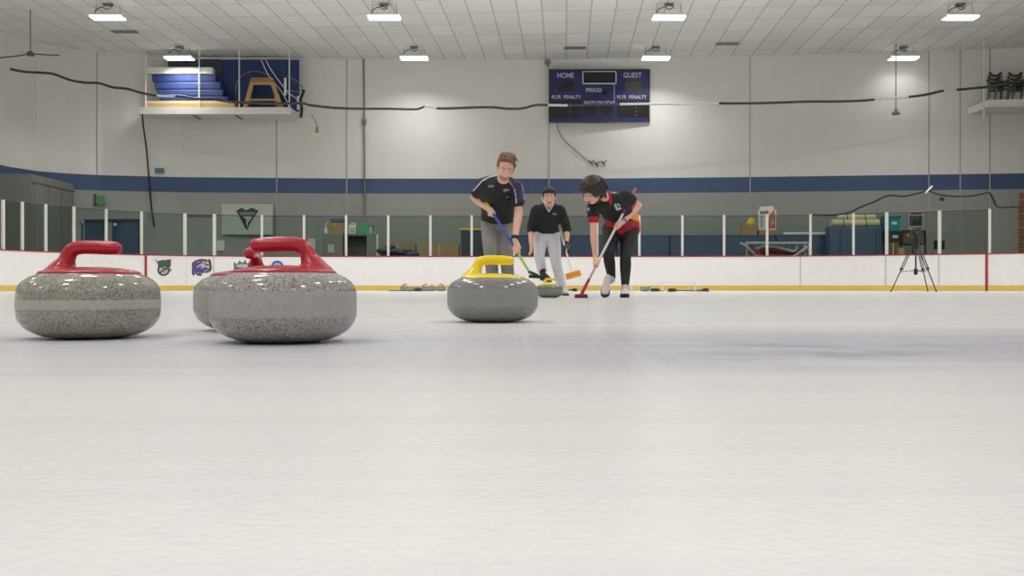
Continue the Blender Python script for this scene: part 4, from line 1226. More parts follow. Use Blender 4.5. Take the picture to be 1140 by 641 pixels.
# covered crate with rolled carpets
cr = thing('covered_crate', 'large crate under a navy cover, left of the teal bin', 'crate', (sx(954, 31), 31.2, 0))
MB().pbox(923.5, 984, 252, None, 30.9, 0.46, bev=0.06).build('cover', M['navy'], cr)
for x in (935, 975):
    MB().pbox(x, x + 1, 254, None, 30.885, 0.02).build('cover_fold', M['navy_dark'], cr)
cz = ZH(252, 30.9)
for i, (x0, x1, dz, dy, lb) in enumerate(((925, 978, 0.0, 0.1, 'front rolled cream carpet on the covered crate'), (928, 976, 0.0, 0.35, 'rear rolled cream carpet on the covered crate'), (932, 974, 0.21, 0.22, 'top rolled cream carpet on the covered crate'))):
    Y = 30.9 + dy
    t = thing('rolled_carpet', lb, 'carpet', (sx((x0 + x1) / 2, Y), Y, cz + dz), 'rolled cream carpets')
    MB().limb([(sx(x0, Y), Y, cz + dz + 0.125), (sx((x0 + x1) / 2, Y), Y, cz + dz + 0.115), (sx(x1, Y), Y, cz + dz + 0.125)], 0.125 if i < 2 else 0.1, n=14, sub=4, flat=True).build('roll', M['cream'] if i != 1 else M['tape'], t, smooth=True)
    for f_ in (0.25, 0.72):
        xx = sx(x0 + (x1 - x0) * f_, Y)
        MB().tube([(xx - 0.02, Y, cz + dz + 0.118), (xx + 0.02, Y, cz + dz + 0.118)], 0.129 if i < 2 else 0.105, 14).build('binding', M['card_dark'], t, smooth=True)
# stacked bins
YS = 30.6
def bin_(name, label, x0, x1, y0, z0, m, lab):
    X0, X1 = sx(x0, YS), sx(x1, YS); z1 = ZH(y0, YS)
    t = thing(name, label, 'bin', ((X0 + X1) / 2, YS + 0.22, z0), 'stacked storage bins')
    MB().prism([(X0 + 0.03, YS, z0), (X1 - 0.03, YS, z0), (X1, YS, z1 - 0.06), (X0, YS, z1 - 0.06)], (0, 0.42, 0)).build('bin_body', M[m], t)
    MB().box(((X0 + X1) / 2, YS + 0.21, z1 - 0.03), (X1 - X0 + 0.04, 0.48, 0.06), bev=0.015).build('lid', M[m], t)
    if lab:
        MB().box(((X0 + X1) / 2 + 0.05, YS - 0.004, (z0 + z1) / 2), (0.17, 0.012, 0.09)).build('bin_label', M['paper'], t)
    return z1
z = ZH(270.5, YS)
carton('brown cardboard box at the bottom of the bin stack', 988, 1001, 270.5, 0, YS, 0.42, 'card_dark', 'cardboard boxes by the bin stack')
z = bin_('storage_bin', 'grey storage bin in the middle of the stack, under the teal one', 988, 1002, 256.5, z + 0.01, 'dark', True)
bin_('storage_bin', 'teal storage bin on top of the stack beside the covered crate', 985.5, 1002.5, 240, z, 'teal_plastic', True)
rk = thing('shelf_rack', 'dark low shelf rack behind the tripod holding two brown boxes', 'rack', (sx(1018, 31), 31.2, 0))
MB().pbox(1003, 1031, 270.5, 272.5, 30.9, 0.6).build('shelf', M['dark'], rk)
MB().pbox(1004, 1030, 256, 272, 31.45, 0.04).build('dark_backing', M['dark'], rk)
for x in (1003.5, 1017, 1030.5):
    MB().pbox(x - 0.6, x + 0.6, 257, None, 31.4, 0.06).build('upright', M['dark'], rk)
    MB().pbox(x - 0.6, x + 0.6, 271, None, 30.9, 0.06).build('upright', M['dark'], rk)
z = ZH(270.5, 30.9)
carton('left brown box on the dark shelf rack', 1005.5, 1016, 260, z, 31.0, 0.4, 'card_dark', 'boxes on the shelf rack')
carton('right brown box on the dark shelf rack', 1018.5, 1028.5, 260.5, z, 31.0, 0.4, 'card_dark', 'boxes on the shelf rack')
carton('small pale box low beside the shelf rack', 1001.5, 1007, 276, 0, 30.3, 0.25, 'tape', 'cardboard boxes by the bin stack')
Y = wall_at(1019) - 0.05
pp = thing('wall_poster', 'framed poster with red top band on the wall above the tripod', 'poster', P(1019, 256, Y))
MB().pbox(1011, 1028.5, 235, 256, Y, 0.03).build('frame', M['banner'], pp)
mb = MB()
flat([(1012.5, 240), (1026.8, 240), (1026.8, 251.5), (1012.5, 251.5)], Y, mb, 0, 0)
flat([(1015, 250), (1018, 243), (1022, 246), (1025, 242), (1025.5, 250.5)], Y, mb, 1, 1)
mb.build('picture', [M['poster_dark'], M['dark']], pp)
mb = MB(); flat([(1013, 236.2), (1026.5, 236.2), (1026.5, 238.6), (1013, 238.6)], Y, mb, 0)
mb.build('red_band', M['red_plastic'], pp)
# chair, sticks, pallets at right
YR = 29.4
ch = thing('office_chair', 'black chair behind the glass at the right, next to a thick glass post', 'chair', (sx(1046, YR), YR, 0))
cxx = sx(1046, YR)
MB().pbox(1040.5, 1052, 267.5, 277.5, YR + 0.2, 0.06, bev=0.02).build('backrest', M['black'], ch)
MB().box((cxx, YR, 0.9), (0.42, 0.42, 0.07), bev=0.03).build('seat', M['black'], ch)
for s1 in (-1, 1):
    for s2 in (-1, 1):
        MB().tube([(cxx + s1 * 0.18, YR + s2 * 0.18, 0), (cxx + s1 * 0.17, YR + s2 * 0.17, 0.88)], 0.018, 8).build('leg', M['dark'], ch)
    MB().tube([(cxx + s1 * 0.15, YR + 0.2, 0.88), (cxx + s1 * 0.15, YR + 0.23, 1.25)], 0.015, 8).build('back_support', M['dark'], ch)
for x, y, lb in ((1072, 271, 'short tan wooden stick leaning behind the boards, left of two'), (1093.5, 272, 'short tan wooden stick leaning behind the boards, right of two')):
    Y = bY(x) + 0.35
    solo(MB().limb([V((sx(x + 1.6, Y), Y, 0.02)), V((sx(x + 1.5, Y), Y + 0.05, 0.8)), P(x, y, Y + 0.1)], 0.022, n=8, sub=1), 'wooden_stick', M['wood'], lb, 'stick', (sx(x, Y), Y, 0), 'sticks behind the boards', smooth=True)
Y0 = 29.0
zz = 0.0
for k in range(14):
    t = thing('wooden_pallet', 'reddish wooden pallet at the right edge, number %s from the floor' % ['one', 'two', 'three', 'four', 'five', 'six', 'seven', 'eight', 'nine', 'ten', 'eleven', 'twelve', 'thirteen', 'fourteen'][k], 'pallet', (sx(1150, Y0), Y0 + 0.5, zz), 'stacked pallets at right edge')
    h = ZH(212, Y0) / 14
    xl = sx(1133.5 + random.uniform(-0.6, 0.6), Y0 + 0.6)
    for dz, hh in ((0.0, 0.025), (h - 0.035, 0.03)):
        d = MB()
        for j in range(5):
            d.box((xl + 0.5, Y0 + 0.06 + j * 0.12, zz + dz + hh / 2), (1.0, 0.09, hh))
        d.build('deck', M['card'] if dz else M['brown_wood'], t)
    for j in range(3):
        MB().box((xl + 0.06 + j * 0.43, Y0 + 0.3, zz + h / 2 - 0.005), (0.1, 0.56, h - 0.06)).build('bearer', M['brown_wood'], t)
    zz += h
# ------------------------------------------------------------------ people
mm('skin_fair', RGB(226, 178, 156), 0.5, var=0.05, scale=20)
mm('skin_warm', RGB(222, 172, 146), 0.5, var=0.05, scale=20)
mm('lip', RGB(186, 110, 104), 0.5)
mm('beard', RGB(176, 142, 124), 0.8, var=0.15, scale=60)
mm('hair_brown', RGB(112, 84, 60), 0.65, var=0.25, scale=40)
mm('hair_dark', RGB(42, 30, 28), 0.5, var=0.3, scale=40)
mm('hair_black', RGB(24, 23, 26), 0.6, var=0.3, scale=40)
mm('eye_white', RGB(214, 208, 200), 0.3)
mm('iris', RGB(40, 34, 32), 0.2)
mm('shirt_black', RGB(32, 32, 35), 0.8, var=0.2, scale=10, bump=0.1)
mm('shirt_purple', RGB(62, 50, 88), 0.8, var=0.15, scale=10)
mm('piping', RGB(196, 190, 205), 0.7)
mm('mark_grey', RGB(128, 128, 132), 0.7)
mm('shirt_red', RGB(168, 28, 44), 0.75, var=0.12, scale=10)
mm('shirt_flame', RGB(240, 150, 40), 0.75, var=0.2, scale=14)
mm('trouser_grey', RGB(134, 132, 127), 0.85, var=0.12, scale=9, bump=0.1)
mm('trouser_white', RGB(212, 212, 218), 0.85, var=0.05, scale=9, bump=0.1)
mm('legging_black', RGB(28, 30, 29), 0.75, var=0.2, scale=9)
mm('knit_black', RGB(28, 31, 33), 0.85, var=0.2, scale=12, bump=0.1)
mm('collar_grey', RGB(168, 180, 184), 0.7)
mm('shoe_white', RGB(205, 200, 196), 0.6, var=0.15, scale=30)

def frame(f, u):
    f = V(f).normalized(); u = V(u); u = (u - f * u.dot(f)).normalized(); r = f.cross(u)
    return f, u, r

def head_shape(mb, c, f, u, k=1.0):
    f, u, r = frame(f, u)
    def pt(a, b, d): return c + (r * a + f * b + u * d) * k
    def E(a, b, d, ra, rb, rd): mb.ell(pt(a, b, d), (r * ra * k, f * rb * k, u * rd * k), nu=20, nv=14)
    E(0, -0.012, 0.030, 0.074, 0.094, 0.088)
    E(0, 0.022, -0.030, 0.062, 0.070, 0.080)
    E(0, 0.036, -0.086, 0.044, 0.044, 0.030)
    E(0, 0.010, -0.070, 0.056, 0.055, 0.038)
    mb.limb([pt(0, 0.084, 0.012), pt(0, 0.100, -0.018), pt(0, 0.110, -0.034), pt(0, 0.094, -0.044)], [0.010 * k, 0.012 * k, 0.0155 * k, 0.011 * k], n=10, sub=3)
    for s in (-1, 1):
        E(s * 0.028, 0.078, 0.022, 0.024, 0.012, 0.009)
        E(s * 0.036, 0.060, -0.035, 0.024, 0.024, 0.022)
        E(s * 0.078, -0.014, -0.012, 0.011, 0.022, 0.034)
        E(s * 0.083, -0.020, 0.004, 0.008, 0.018, 0.016)
    E(0, 0.086, -0.064, 0.024, 0.010, 0.0065)
    E(0, 0.083, -0.076, 0.020, 0.010, 0.007)
    return pt, f, u, r

def eyes(parent, pt, f, u, r, k=1.0, dep=0.0765):
    for s in (-1, 1):
        c = pt(s * 0.029, dep, -0.002)
        e = MB().ell(c, (r * 0.0135 * k, f * 0.009 * k, u * 0.0065 * k), nu=14, nv=10).build('eye', M['eye_white'], parent, smooth='all')
        MB().ell(c + f * 0.006 * k, (r * 0.006 * k, f * 0.004 * k, u * 0.0055 * k), nu=12, nv=8).build('iris', M['iris'], e, smooth='all')

def brows(parent, pt, m, k=1.0):
    for s in (-1, 1):
        MB().limb([pt(s * 0.012, 0.090, 0.026), pt(s * 0.029, 0.090, 0.031), pt(s * 0.045, 0.080, 0.026)], [(0.003 * k, 0.003 * k), (0.0042 * k, 0.0036 * k), (0.0024 * k, 0.0024 * k)], n=8, sub=3).build('eyebrow', M[m], parent, smooth='all')

def grip(mb, c, d, wrist, r=0.0125, flip=1, k=1.0):
    """a hand closed around a shaft: c on the shaft axis, d along it"""
    d = V(d).normalized(); w = wrist - c
    a = (w - d * w.dot(d)).normalized(); b = d.cross(a) * flip
    palm = c + a * (r + 0.015 * k)
    mb.limb([wrist, wrist.lerp(palm, 0.45), palm + (palm - wrist).normalized() * 0.012], [(0.026 * k, 0.021 * k), (0.034 * k, 0.018 * k), (0.041 * k, 0.016 * k)], side=d, n=12, sub=3)
    R = r + 0.0085 * k
    for i, (o, end, fr) in enumerate(((-0.033, 200, 0.0080), (-0.011, 225, 0.0090), (0.011, 235, 0.0092), (0.032, 215, 0.0088))):
        p = [c + d * (o * k) + (a * math.cos(math.radians(t)) + b * math.sin(math.radians(t))) * (R + (0.006 if t < 40 else 0)) for t in [15 + (end - 15) * q / 6 for q in range(7)]]
        mb.limb(p, [fr * k * (1.05 - 0.04 * q) for q in range(7)], n=8, sub=2)
    p = [c + d * ((0.046 - 0.004 * q) * k) + (a * math.cos(math.radians(t)) + b * math.sin(math.radians(t))) * R for q, t in enumerate((5, -35, -80, -120))]
    mb.limb(p, [0.014 * k, 0.012 * k, 0.0105 * k, 0.0095 * k], n=8, sub=3)

def open_hand(mb, wrist, dr, side, k=1.0, curl=0.5):
    """relaxed hand: dr along the hand, side across the palm towards the thumb"""
    dr = V(dr).normalized(); side = V(side); side = (side - dr * side.dot(dr)).normalized(); nrm = dr.cross(side)
    kn = wrist + dr * 0.085 * k
    mb.limb([wrist, wrist + dr * 0.04 * k, kn], [(0.026 * k, 0.02 * k), (0.036 * k, 0.016 * k), (0.041 * k, 0.014 * k)], side=side, n=12, sub=3)
    for o, L, fr in ((0.031, 0.068, 0.009), (0.0105, 0.078, 0.0092), (-0.0105, 0.072, 0.009), (-0.031, 0.056, 0.008)):
        p0 = kn + side * o * k
        a1 = curl * 0.5; a2 = curl * 1.1; a3 = curl * 1.6
        p1 = p0 + (dr * math.cos(a1) + nrm * math.sin(a1)) * L * 0.45 * k
        p2 = p1 + (dr * math.cos(a2) + nrm * math.sin(a2)) * L * 0.32 * k
        p3 = p2 + (dr * math.cos(a3) + nrm * math.sin(a3)) * L * 0.25 * k
        mb.limb([p0 - dr * 0.01, p0, p1, p2, p3], [fr * k, fr * k * 1.05, fr * k, fr * k * 0.95, fr * k * 0.8], n=8, sub=2)
    p0 = wrist + dr * 0.025 * k + side * 0.028 * k
    mb.limb([p0, p0 + (dr * 0.6 + side * 0.6 + nrm * 0.25).normalized() * 0.035 * k, p0 + (dr * 0.85 + side * 0.45 + nrm * 0.4).normalized() * 0.066 * k], [0.015 * k, 0.0125 * k, 0.0095 * k], n=8, sub=3)

def shoe(parent, heel, toe_dir, m, sole_m, up=(0, 0, 1), L=0.28, ankle=None, sh_=0.024):
    """heel: point on the ground under the heel"""
    d = V(toe_dir).normalized(); u = V(up); u = (u - d * u.dot(d)).normalized(); s = d.cross(u)
    mb = MB()
    pts = [heel + d * x * L + u * z for x, z in ((0.02, 0.055), (0.18, 0.062), (0.42, 0.058), (0.68, 0.046), (0.92, 0.036))]
    mb.limb(pts, [(0.034, 0.042), (0.037, 0.048), (0.040, 0.042), (0.047, 0.031), (0.036, 0.021)], side=s, n=16, sub=4)
    a = ankle if ankle is not None else heel + d * 0.17 * L + u * 0.13
    mb.limb([heel + d * 0.17 * L + u * 0.05, a], [(0.04, 0.046), (0.041, 0.047)], side=s, n=14, sub=2)
    sh = mb.build('shoe', M[m], parent, fuse=(0.007, 4))
    prof = [(0.0, 0.026), (0.1, 0.036), (0.3, 0.036), (0.5, 0.040), (0.7, 0.050), (0.88, 0.045), (0.98, 0.026), (1.02, 0.0)]
    out = [heel + d * x * L + s * w for x, w in prof] + [heel + d * x * L - s * w for x, w in reversed(prof[:-1])]
    MB().prism([p for p in out], u * sh_).build('sole', M[sole_m], sh)
    return sh

def stripe(pts, rad):
    pts = [V(p) for p in pts]
    def f(c):
        best = 9
        for a, b in zip(pts, pts[1:]):
            ab = b - a; t = max(0, min(1, (c - a).dot(ab) / ab.dot(ab)))
            best = min(best, (a + ab * t - c).length)
        return best
    return f

def armr(mb, S, E, W, k=1.0, u=(0.050, 0.046, 0.040), f=(0.042, 0.040, 0.028)):
    mb.limb([S, S.lerp(E, 0.35), S.lerp(E, 0.75), E], [u[0] * k, u[1] * 1.04 * k, u[2] * k, u[2] * 0.98 * k], n=14, sub=3)
    mb.limb([E, E.lerp(W, 0.28), E.lerp(W, 0.65), W], [f[0] * 0.96 * k, f[1] * 1.08 * k, f[2] * 1.22 * k, f[2] * k], n=14, sub=3)

def inpoly(x, y, pl):
    r = False; j = len(pl) - 1
    for i in range(len(pl)):
        (xi, yi), (xj, yj) = pl[i], pl[j]
        if (yi > y) != (yj > y) and x < (xj - xi) * (y - yi) / (yj - yi) + xi: r = not r
        j = i
    return r

def pdist(x, y, pl):
    best = 1e9
    for (ax, ay), (bx, by) in zip(pl, pl[1:]):
        dx, dy = bx - ax, by - ay
        t = max(0, min(1, ((x - ax) * dx + (y - ay) * dy) / (dx * dx + dy * dy)))
        best = min(best, math.hypot(ax + dx * t - x, ay + dy * t - y))
    return best
mm('brush_dark', RGB(90, 30, 46), 0.7)
mm('shaft_rose', RGB(206, 150, 160), 0.35, var=0.3, scale=30)

# ------------------------------------------------------------------ the man bent over his broom
def man_bent():
    base = V((sx(557, 9.25), 9.25, 0))
    Pe = P(554, 246, 9.32); Wa = P(554, 232, 9.22); Ch = P(555, 213, 9.02); Nk = P(558.5, 203.5, 8.90); Hd = P(563.0, 186.5, 8.72)
    SL, EL, WL = P(537, 205, 9.0), P(528, 219.5, 9.20), P(545.0, 233.5, 9.0)     # his right arm
    SR, ER, WR = P(574.5, 208, 8.95), P(577.5, 236, 8.93), P(573.2, 266, 8.80)     # his left arm
    hl, kl, al = P(545.5, 250, 9.34), P(546.5, 284, 9.10), P(549, 320, 9.34)
    hr, kr, ar = P(563, 250, 9.34), P(563.5, 284, 9.12), P(567, 320, 9.36)
    # shaft through both hands
    b0, b1 = P(531.5, 209, 9.10), P(592.5, 307.5, 8.66)
    d = (b1 - b0).normalized()
    gl_, gr_ = b0 + d * ((P(548, 236.5, 9.0) - b0).dot(d)), b0 + d * ((P(574.5, 279, 8.80) - b0).dot(d))
    mb = MB()
    sv = (SR - SL).normalized()
    mb.limb([Pe, Wa, Ch, Nk + V((0, 0.05, -0.02))], [(0.155, 0.105), (0.145, 0.10), (0.17, 0.11), (0.10, 0.07)], side=sv, n=20, sub=4)
    mb.limb([Nk + V((0, 0.06, -0.04)), Nk.lerp(Hd, 0.5) + V((0, 0.03, 0)), Hd + V((0, 0.02, -0.03))], [0.062, 0.058, 0.056], n=14, sub=3)
    f = V((0.06, -0.86, -0.52)); u = V((0.20, -0.35, 0.9)); k = 1.08
    pt, f, u, r = head_shape(mb, Hd, f, u, k)
    armr(mb, SL, EL, WL, 1.0); armr(mb, SR, ER, WR, 1.0)
    mb.limb([Ch + V((0, 0.02, 0.03)), SL], [0.075, 0.06], n=12, sub=2); mb.limb([Ch + V((0, 0.02, 0.03)), SR], [0.075, 0.06], n=12, sub=2)
    grip(mb, gl_, d, WL, flip=-1); grip(mb, gr_, d, WR, flip=1)
    for h, kk, a in ((hl, kl, al), (hr, kr, ar)):
        mb.limb([h, h.lerp(kk, 0.5), kk, kk.lerp(a, 0.35), a], [0.082, 0.07, 0.055, 0.052, 0.04], n=14, sub=4)
        mb.limb([a, a + V((0, -0.06, -0.05)), a + V((0, -0.16, -0.065))], [0.04, 0.036, 0.028], n=10, sub=2)
    mouth = pt(0, 0.086, -0.070)
    chin = pt(0, 0.06, -0.09)
    def reg(c):
        q = c - Hd; a, b, e = q.dot(r) / k, q.dot(f) / k, q.dot(u) / k
        if abs(a) < 0.024 and b > 0.078 and -0.079 < e < -0.058: return 1
        if q.length < 0.2 and e < -0.050 and b > 0.035 and abs(a) < 0.05: return 2
        return 0
    body = mb.build('person', [M['skin_fair'], M['lip'], M['beard']], None, org=base, fuse=(0.006, 4), region=reg)
    tag(body, 'man in a black and purple polo shirt bending over a blue and green broom', 'person', 'curlers')
    eyes(body, pt, f, u, r, k, 0.0715); brows(body, pt, 'hair_brown', k)
    # hair
    h = MB()
    h.ell(pt(0, -0.022, 0.072), (r * 0.081 * k, f * 0.088 * k, u * 0.056 * k))
    h.ell(pt(0, -0.050, 0.015), (r * 0.082 * k, f * 0.064 * k, u * 0.090 * k))
    for s in (-1, 1):
        h.ell(pt(s * 0.072, -0.012, 0.030), (r * 0.014 * k, f * 0.045 * k, u * 0.042 * k))
    h.limb([pt(0.060, 0.040, 0.088), pt(0.02, 0.062, 0.106), pt(-0.03, 0.066, 0.096), pt(-0.066, 0.050, 0.064), pt(-0.076, 0.030, 0.036)], [0.010 * k, 0.015 * k, 0.016 * k, 0.014 * k, 0.010 * k], n=10, sub=3)
    rr = random.Random(3)
    for q in range(22):
        s0 = rr.uniform(-0.06, 0.065); b0_ = rr.uniform(-0.06, 0.05)
        zt_ = 0.072 + 0.052 * math.sqrt(max(0.05, 1 - (s0 / 0.085) ** 2 - (b0_ / 0.1) ** 2))
        h.limb([pt(s0, b0_ - 0.02, zt_), pt(s0 - 0.012, b0_ + 0.004, zt_ + 0.006), pt(s0 - 0.03, b0_ + 0.024, zt_ - 0.006)], [0.010, 0.010, 0.005], n=8, sub=3)
    h.build('hair', M['hair_brown'], body, fuse=(0.0055, 1))
    # polo shirt
    s_ = MB()
    s_.limb([Pe + V((0, 0, 0.015)), Wa, Ch, Nk + V((0, 0.05, -0.03))], [(0.175, 0.125), (0.172, 0.13), (0.195, 0.13), (0.115, 0.085)], side=sv, n=24, sub=4)
    for S, E in ((SL, EL), (SR, ER)):
        s_.limb([Ch + V((0, 0.03, 0.02)), S.lerp(Ch, 0.3), S, S.lerp(E, 0.3), S.lerp(E, 0.56)], [0.10, 0.085, 0.068, 0.068, 0.074], n=16, sub=4)
        s_.limb([Nk + V((0, 0.06, -0.03)), Nk.lerp(S, 0.5) + V((0, 0.04, 0.012)), S.lerp(E, 0.1)], [0.085, 0.078, 0.068], n=16, sub=4)
    s_.limb([Nk + V((0, 0.06, -0.035)), Nk + V((0.005, 0.02, 0.008))], [0.086, 0.078], n=16, sub=2)
    PL1 = [(553.5, 180), (540, 182), (530, 190), (524, 202), (522, 216), (527, 211), (531, 206.5), (537, 200), (545, 196), (553.5, 194)]
    PL2 = [(567, 201), (571.5, 192), (577.5, 198), (581.5, 207), (583.5, 224), (575.5, 224), (573.5, 211)]
    PP1 = [(553, 194.8), (545, 196.6), (537, 201), (531, 207.5), (527, 212)]
    PP2 = [(567.5, 202), (572, 208), (574, 216), (575, 226)]
    PP3 = [(572, 193), (577.5, 199), (581.5, 208), (583.2, 222)]
    q1 = stripe([P(553, 197, 8.85), P(541, 196, 8.85), P(530, 203, 8.9), P(527, 213, 9.0)], 0)
    q2 = stripe([P(571.5, 200.5, 8.82), P(577, 208, 8.85), P(578.5, 218, 8.85), P(579, 227, 8.85)], 0)
    m1 = stripe([P(543.5, 206.5, 8.86), P(550, 208.2, 8.84)], 0); m2 = stripe([P(561, 210.5, 8.84), P(567, 213, 8.84)], 0)
    def proj(c):
        return CX + c.x / c.y * F, HY - (c.z - HC) / c.y * F
    def shirt_reg(c):
        px, py = proj(c)
        if c.y < Ch.y + 0.12:
            if inpoly(px, py, PL1) or inpoly(px, py, PL2): q = 0.0
            elif min(pdist(px, py, a) for a in (PP1, PP2, PP3)) < 0.75: q = 0.07
            else: q = 1.0
        else:
            q = 1.0
        if m1(c) < 0.06 or m2(c) < 0.06:
            if c.y < Ch.y - 0.05 and (abs((c - P(546.7, 207.4, c.y)).z) < 0.011 and abs(c.x - P(546.7, 0, c.y).x) < 0.03 or abs((c - P(564, 211.8, c.y)).z) < 0.014 and abs(c.x - P(564, 0, c.y).x) < 0.03):
                return 3
        if q < 0.062: return 1
        if q < 0.075: return 2
        return 0
    s_.build('polo_shirt', [M['shirt_black'], M['shirt_purple'], M['piping'], M['mark_grey']], body, fuse=(0.0075, 4), region=shirt_reg)
    t_ = MB()
    t_.limb([Pe + V((0, 0, 0.05)), Pe + V((0, 0.0, -0.06))], [(0.158, 0.112), (0.165, 0.12)], side=sv, n=20, sub=3)
    for hh, kk, a in ((hl, kl, al), (hr, kr, ar)):
        t_.limb([hh + V((0, 0, 0.03)), hh.lerp(kk, 0.45), kk, kk.lerp(a, 0.5), a + V((0, 0, 0.02))], [0.098, 0.089, 0.072, 0.066, 0.068], n=16, sub=4)
    t_.build('trousers', M['trouser_grey'], body, fuse=(0.008, 4))
    for a in (al, ar):
        shoe(body, V((a.x, a.y + 0.05, 0)), (0, -1, 0), 'dark', 'black')
    # wristband on his left wrist
    dd = (WR - ER).normalized(); c = WR - dd * 0.012
    MB().limb([c - dd * 0.016, c + dd * 0.016], 0.0385, n=18, sub=1, flat=True).build('wristband', M['black'], body, smooth=True)
    # broom
    def on(px, py):
        return b0 + d * ((P(px, py, 8.9) - b0).dot(d))
    s1, s2 = on(543.5, 230), on(576, 278)
    broom('curling broom with blue, lime and yellow shaft held by the bent man', [(b0, s1, 'shaft_yellowgreen'), (s1, s2, 'shaft_blue'), (s2, b1, 'shaft_lime')],
          b1 + V((0.045, 0, -0.02)), (1, 0.1, -0.06), (0.15, 0.055, 0.032), ('black', 'rubber'), 0.0135, fer=(0.05, 0.016, 0.02, 'black'))
man_bent()

# ------------------------------------------------------------------ the man walking behind the stone
def man_walk():
    Yb = 12.0
    base = V((sx(612, Yb), Yb, 0))
    Pe = P(608.5, 259, 12.1); Wa = P(609, 247, 12.02); Ch = P(610, 235, 11.9); Nk = P(611, 227.5, 11.82); Hd = P(611.2, 219.3, 11.70)
    SL, EL, WL = P(596.5, 234, 11.9), P(591.5, 252, 11.95), P(591.2, 271, 11.80)
    SR, ER, WR = P(624, 234, 11.88), P(631, 253, 11.96), P(631, 269, 11.80)
    hl, kl, al = P(601.5, 263, 12.1), P(600.5, 285, 11.95), P(603.5, 301, 12.12)
    hr, kr, ar = P(615.5, 263, 12.1), P(619, 291, 12.0), P(626, 321.5, 12.1)
    b0, b1 = P(621.5, 249, 11.98), P(637.5, 305, 11.45)
    d = (b1 - b0).normalized()
    g_ = b0 + d * ((P(632, 276, 11.7) - b0).dot(d))
    sv = (SR - SL).normalized()
    mb = MB()
    mb.limb([Pe, Wa, Ch, Nk + V((0, 0.05, -0.02))], [(0.15, 0.105), (0.145, 0.10), (0.17, 0.11), (0.09, 0.07)], side=sv, n=20, sub=4)
    mb.limb([Nk + V((0, 0.05, -0.03)), Hd + V((0, 0.03, -0.04))], [0.058, 0.054], n=14, sub=3)
    k = 1.05
    pt, f, u, r = head_shape(mb, Hd, (0.02, -1, -0.12), (0, -0.1, 1), k)
    armr(mb, SL, EL, WL); armr(mb, SR, ER, WR)
    mb.limb([Ch + V((0, 0, 0.02)), SL], [0.08, 0.06], n=12, sub=2); mb.limb([Ch + V((0, 0, 0.02)), SR], [0.08, 0.06], n=12, sub=2)
    open_hand(mb, WL, (0.02, -0.12, -1), (0.4, -0.9, 0), curl=0.45)
    grip(mb, g_, d, WR, flip=1)
    for h, kk, a in ((hl, kl, al), (hr, kr, ar)):
        mb.limb([h, h.lerp(kk, 0.5), kk, kk.lerp(a, 0.35), a], [0.08, 0.068, 0.053, 0.05, 0.038], n=14, sub=4)
    def reg(c):
        q = c - Hd; a, b, e = q.dot(r) / k, q.dot(f) / k, q.dot(u) / k
        return 1 if abs(a) < 0.026 and b > 0.076 and -0.082 < e < -0.056 else 0
    body = mb.build('person', [M['skin_warm'], M['lip']], None, org=base, fuse=(0.006, 4), region=reg)
    tag(body, 'man in a black pullover and white trousers walking behind the swept stone', 'person', 'curlers')
    eyes(body, pt, f, u, r, k); brows(body, pt, 'hair_black', k)
    h = MB()
    h.ell(pt(0, -0.012, 0.066), (r * 0.084 * k, f * 0.098 * k, u * 0.062 * k))
    h.ell(pt(0, -0.046, 0.02), (r * 0.084 * k, f * 0.066 * k, u * 0.088 * k))
    for s in (-1, 1):
        h.ell(pt(s * 0.072, -0.004, 0.034), (r * 0.014 * k, f * 0.044 * k, u * 0.040 * k))
    h.ell(pt(0, 0.058, 0.078), (r * 0.066 * k, f * 0.032 * k, u * 0.028 * k))
    h.build('hair', M['hair_black'], body, fuse=(0.007, 3))
    s_ = MB()
    s_.limb([Pe + V((0, 0, 0.03)), Wa, Ch, Nk + V((0, 0.05, -0.02))], [(0.18, 0.125), (0.178, 0.128), (0.20, 0.13), (0.10, 0.082)], side=sv, n=24, sub=4)
    for S, E, W in ((SL, EL, WL), (SR, ER, WR)):
        s_.limb([Ch + V((0, 0.02, 0.02)), S.lerp(Ch, 0.3), S, S.lerp(E, 0.5), E, E.lerp(W, 0.28)], [0.105, 0.085, 0.068, 0.064, 0.060, 0.054], n=16, sub=4)
    s_.limb([Nk + V((0, 0.05, -0.03)), Nk + V((0, 0.03, 0.005))], [0.074, 0.068], n=16, sub=2)
    def sreg(c):
        return 1 if abs(c.z - ZH(238, 11.77)) < 0.011 and abs(c.x - sx(617.5, 11.77)) < 0.032 and c.y < 11.85 else 0
    s_.build('pullover', [M['knit_black'], M['mark_grey']], body, fuse=(0.0075, 4), region=sreg)
    col = MB()
    ct = P(611, 235, 11.725)
    for s in (-1, 1):
        col.limb([Nk + V((s * 0.062, 0.0, 0.03)), Nk + V((s * 0.045, -0.075, -0.015)), ct + V((s * 0.004, -0.002, 0))], [(0.012, 0.02), (0.014, 0.022), (0.010, 0.014)], n=10, sub=4)
    col.build('shirt_collar', M['collar_grey'], body, smooth='all')
    t_ = MB()
    t_.limb([Pe + V((0, 0, 0.06)), Pe + V((0, 0, -0.06))], [(0.158, 0.112), (0.165, 0.12)], side=sv, n=20, sub=3)
    for hh, kk, a in ((hl, kl, al), (hr, kr, ar)):
        t_.limb([hh + V((0, 0, 0.03)), hh.lerp(kk, 0.45), kk, kk.lerp(a, 0.5), a], [0.100, 0.090, 0.072, 0.066, 0.064], n=16, sub=4)
    t_.build('trousers', M['trouser_white'], body, fuse=(0.008, 4))
    shoe(body, V((ar.x - 0.0, ar.y + 0.04, 0.0)), (0.15, -1, 0), 'shoe_white', 'black', ankle=ar)
    hl_ = P(603, 311.5, 12.05)
    shoe(body, hl_, (0.42, -0.9, -0.14), 'black', 'rubber', L=0.24, ankle=P(603.5, 296, 12.1))
    # black glove over the broom hand
    g = MB(); grip(g, g_, d, WR, 0.0125, 1, 1.16)
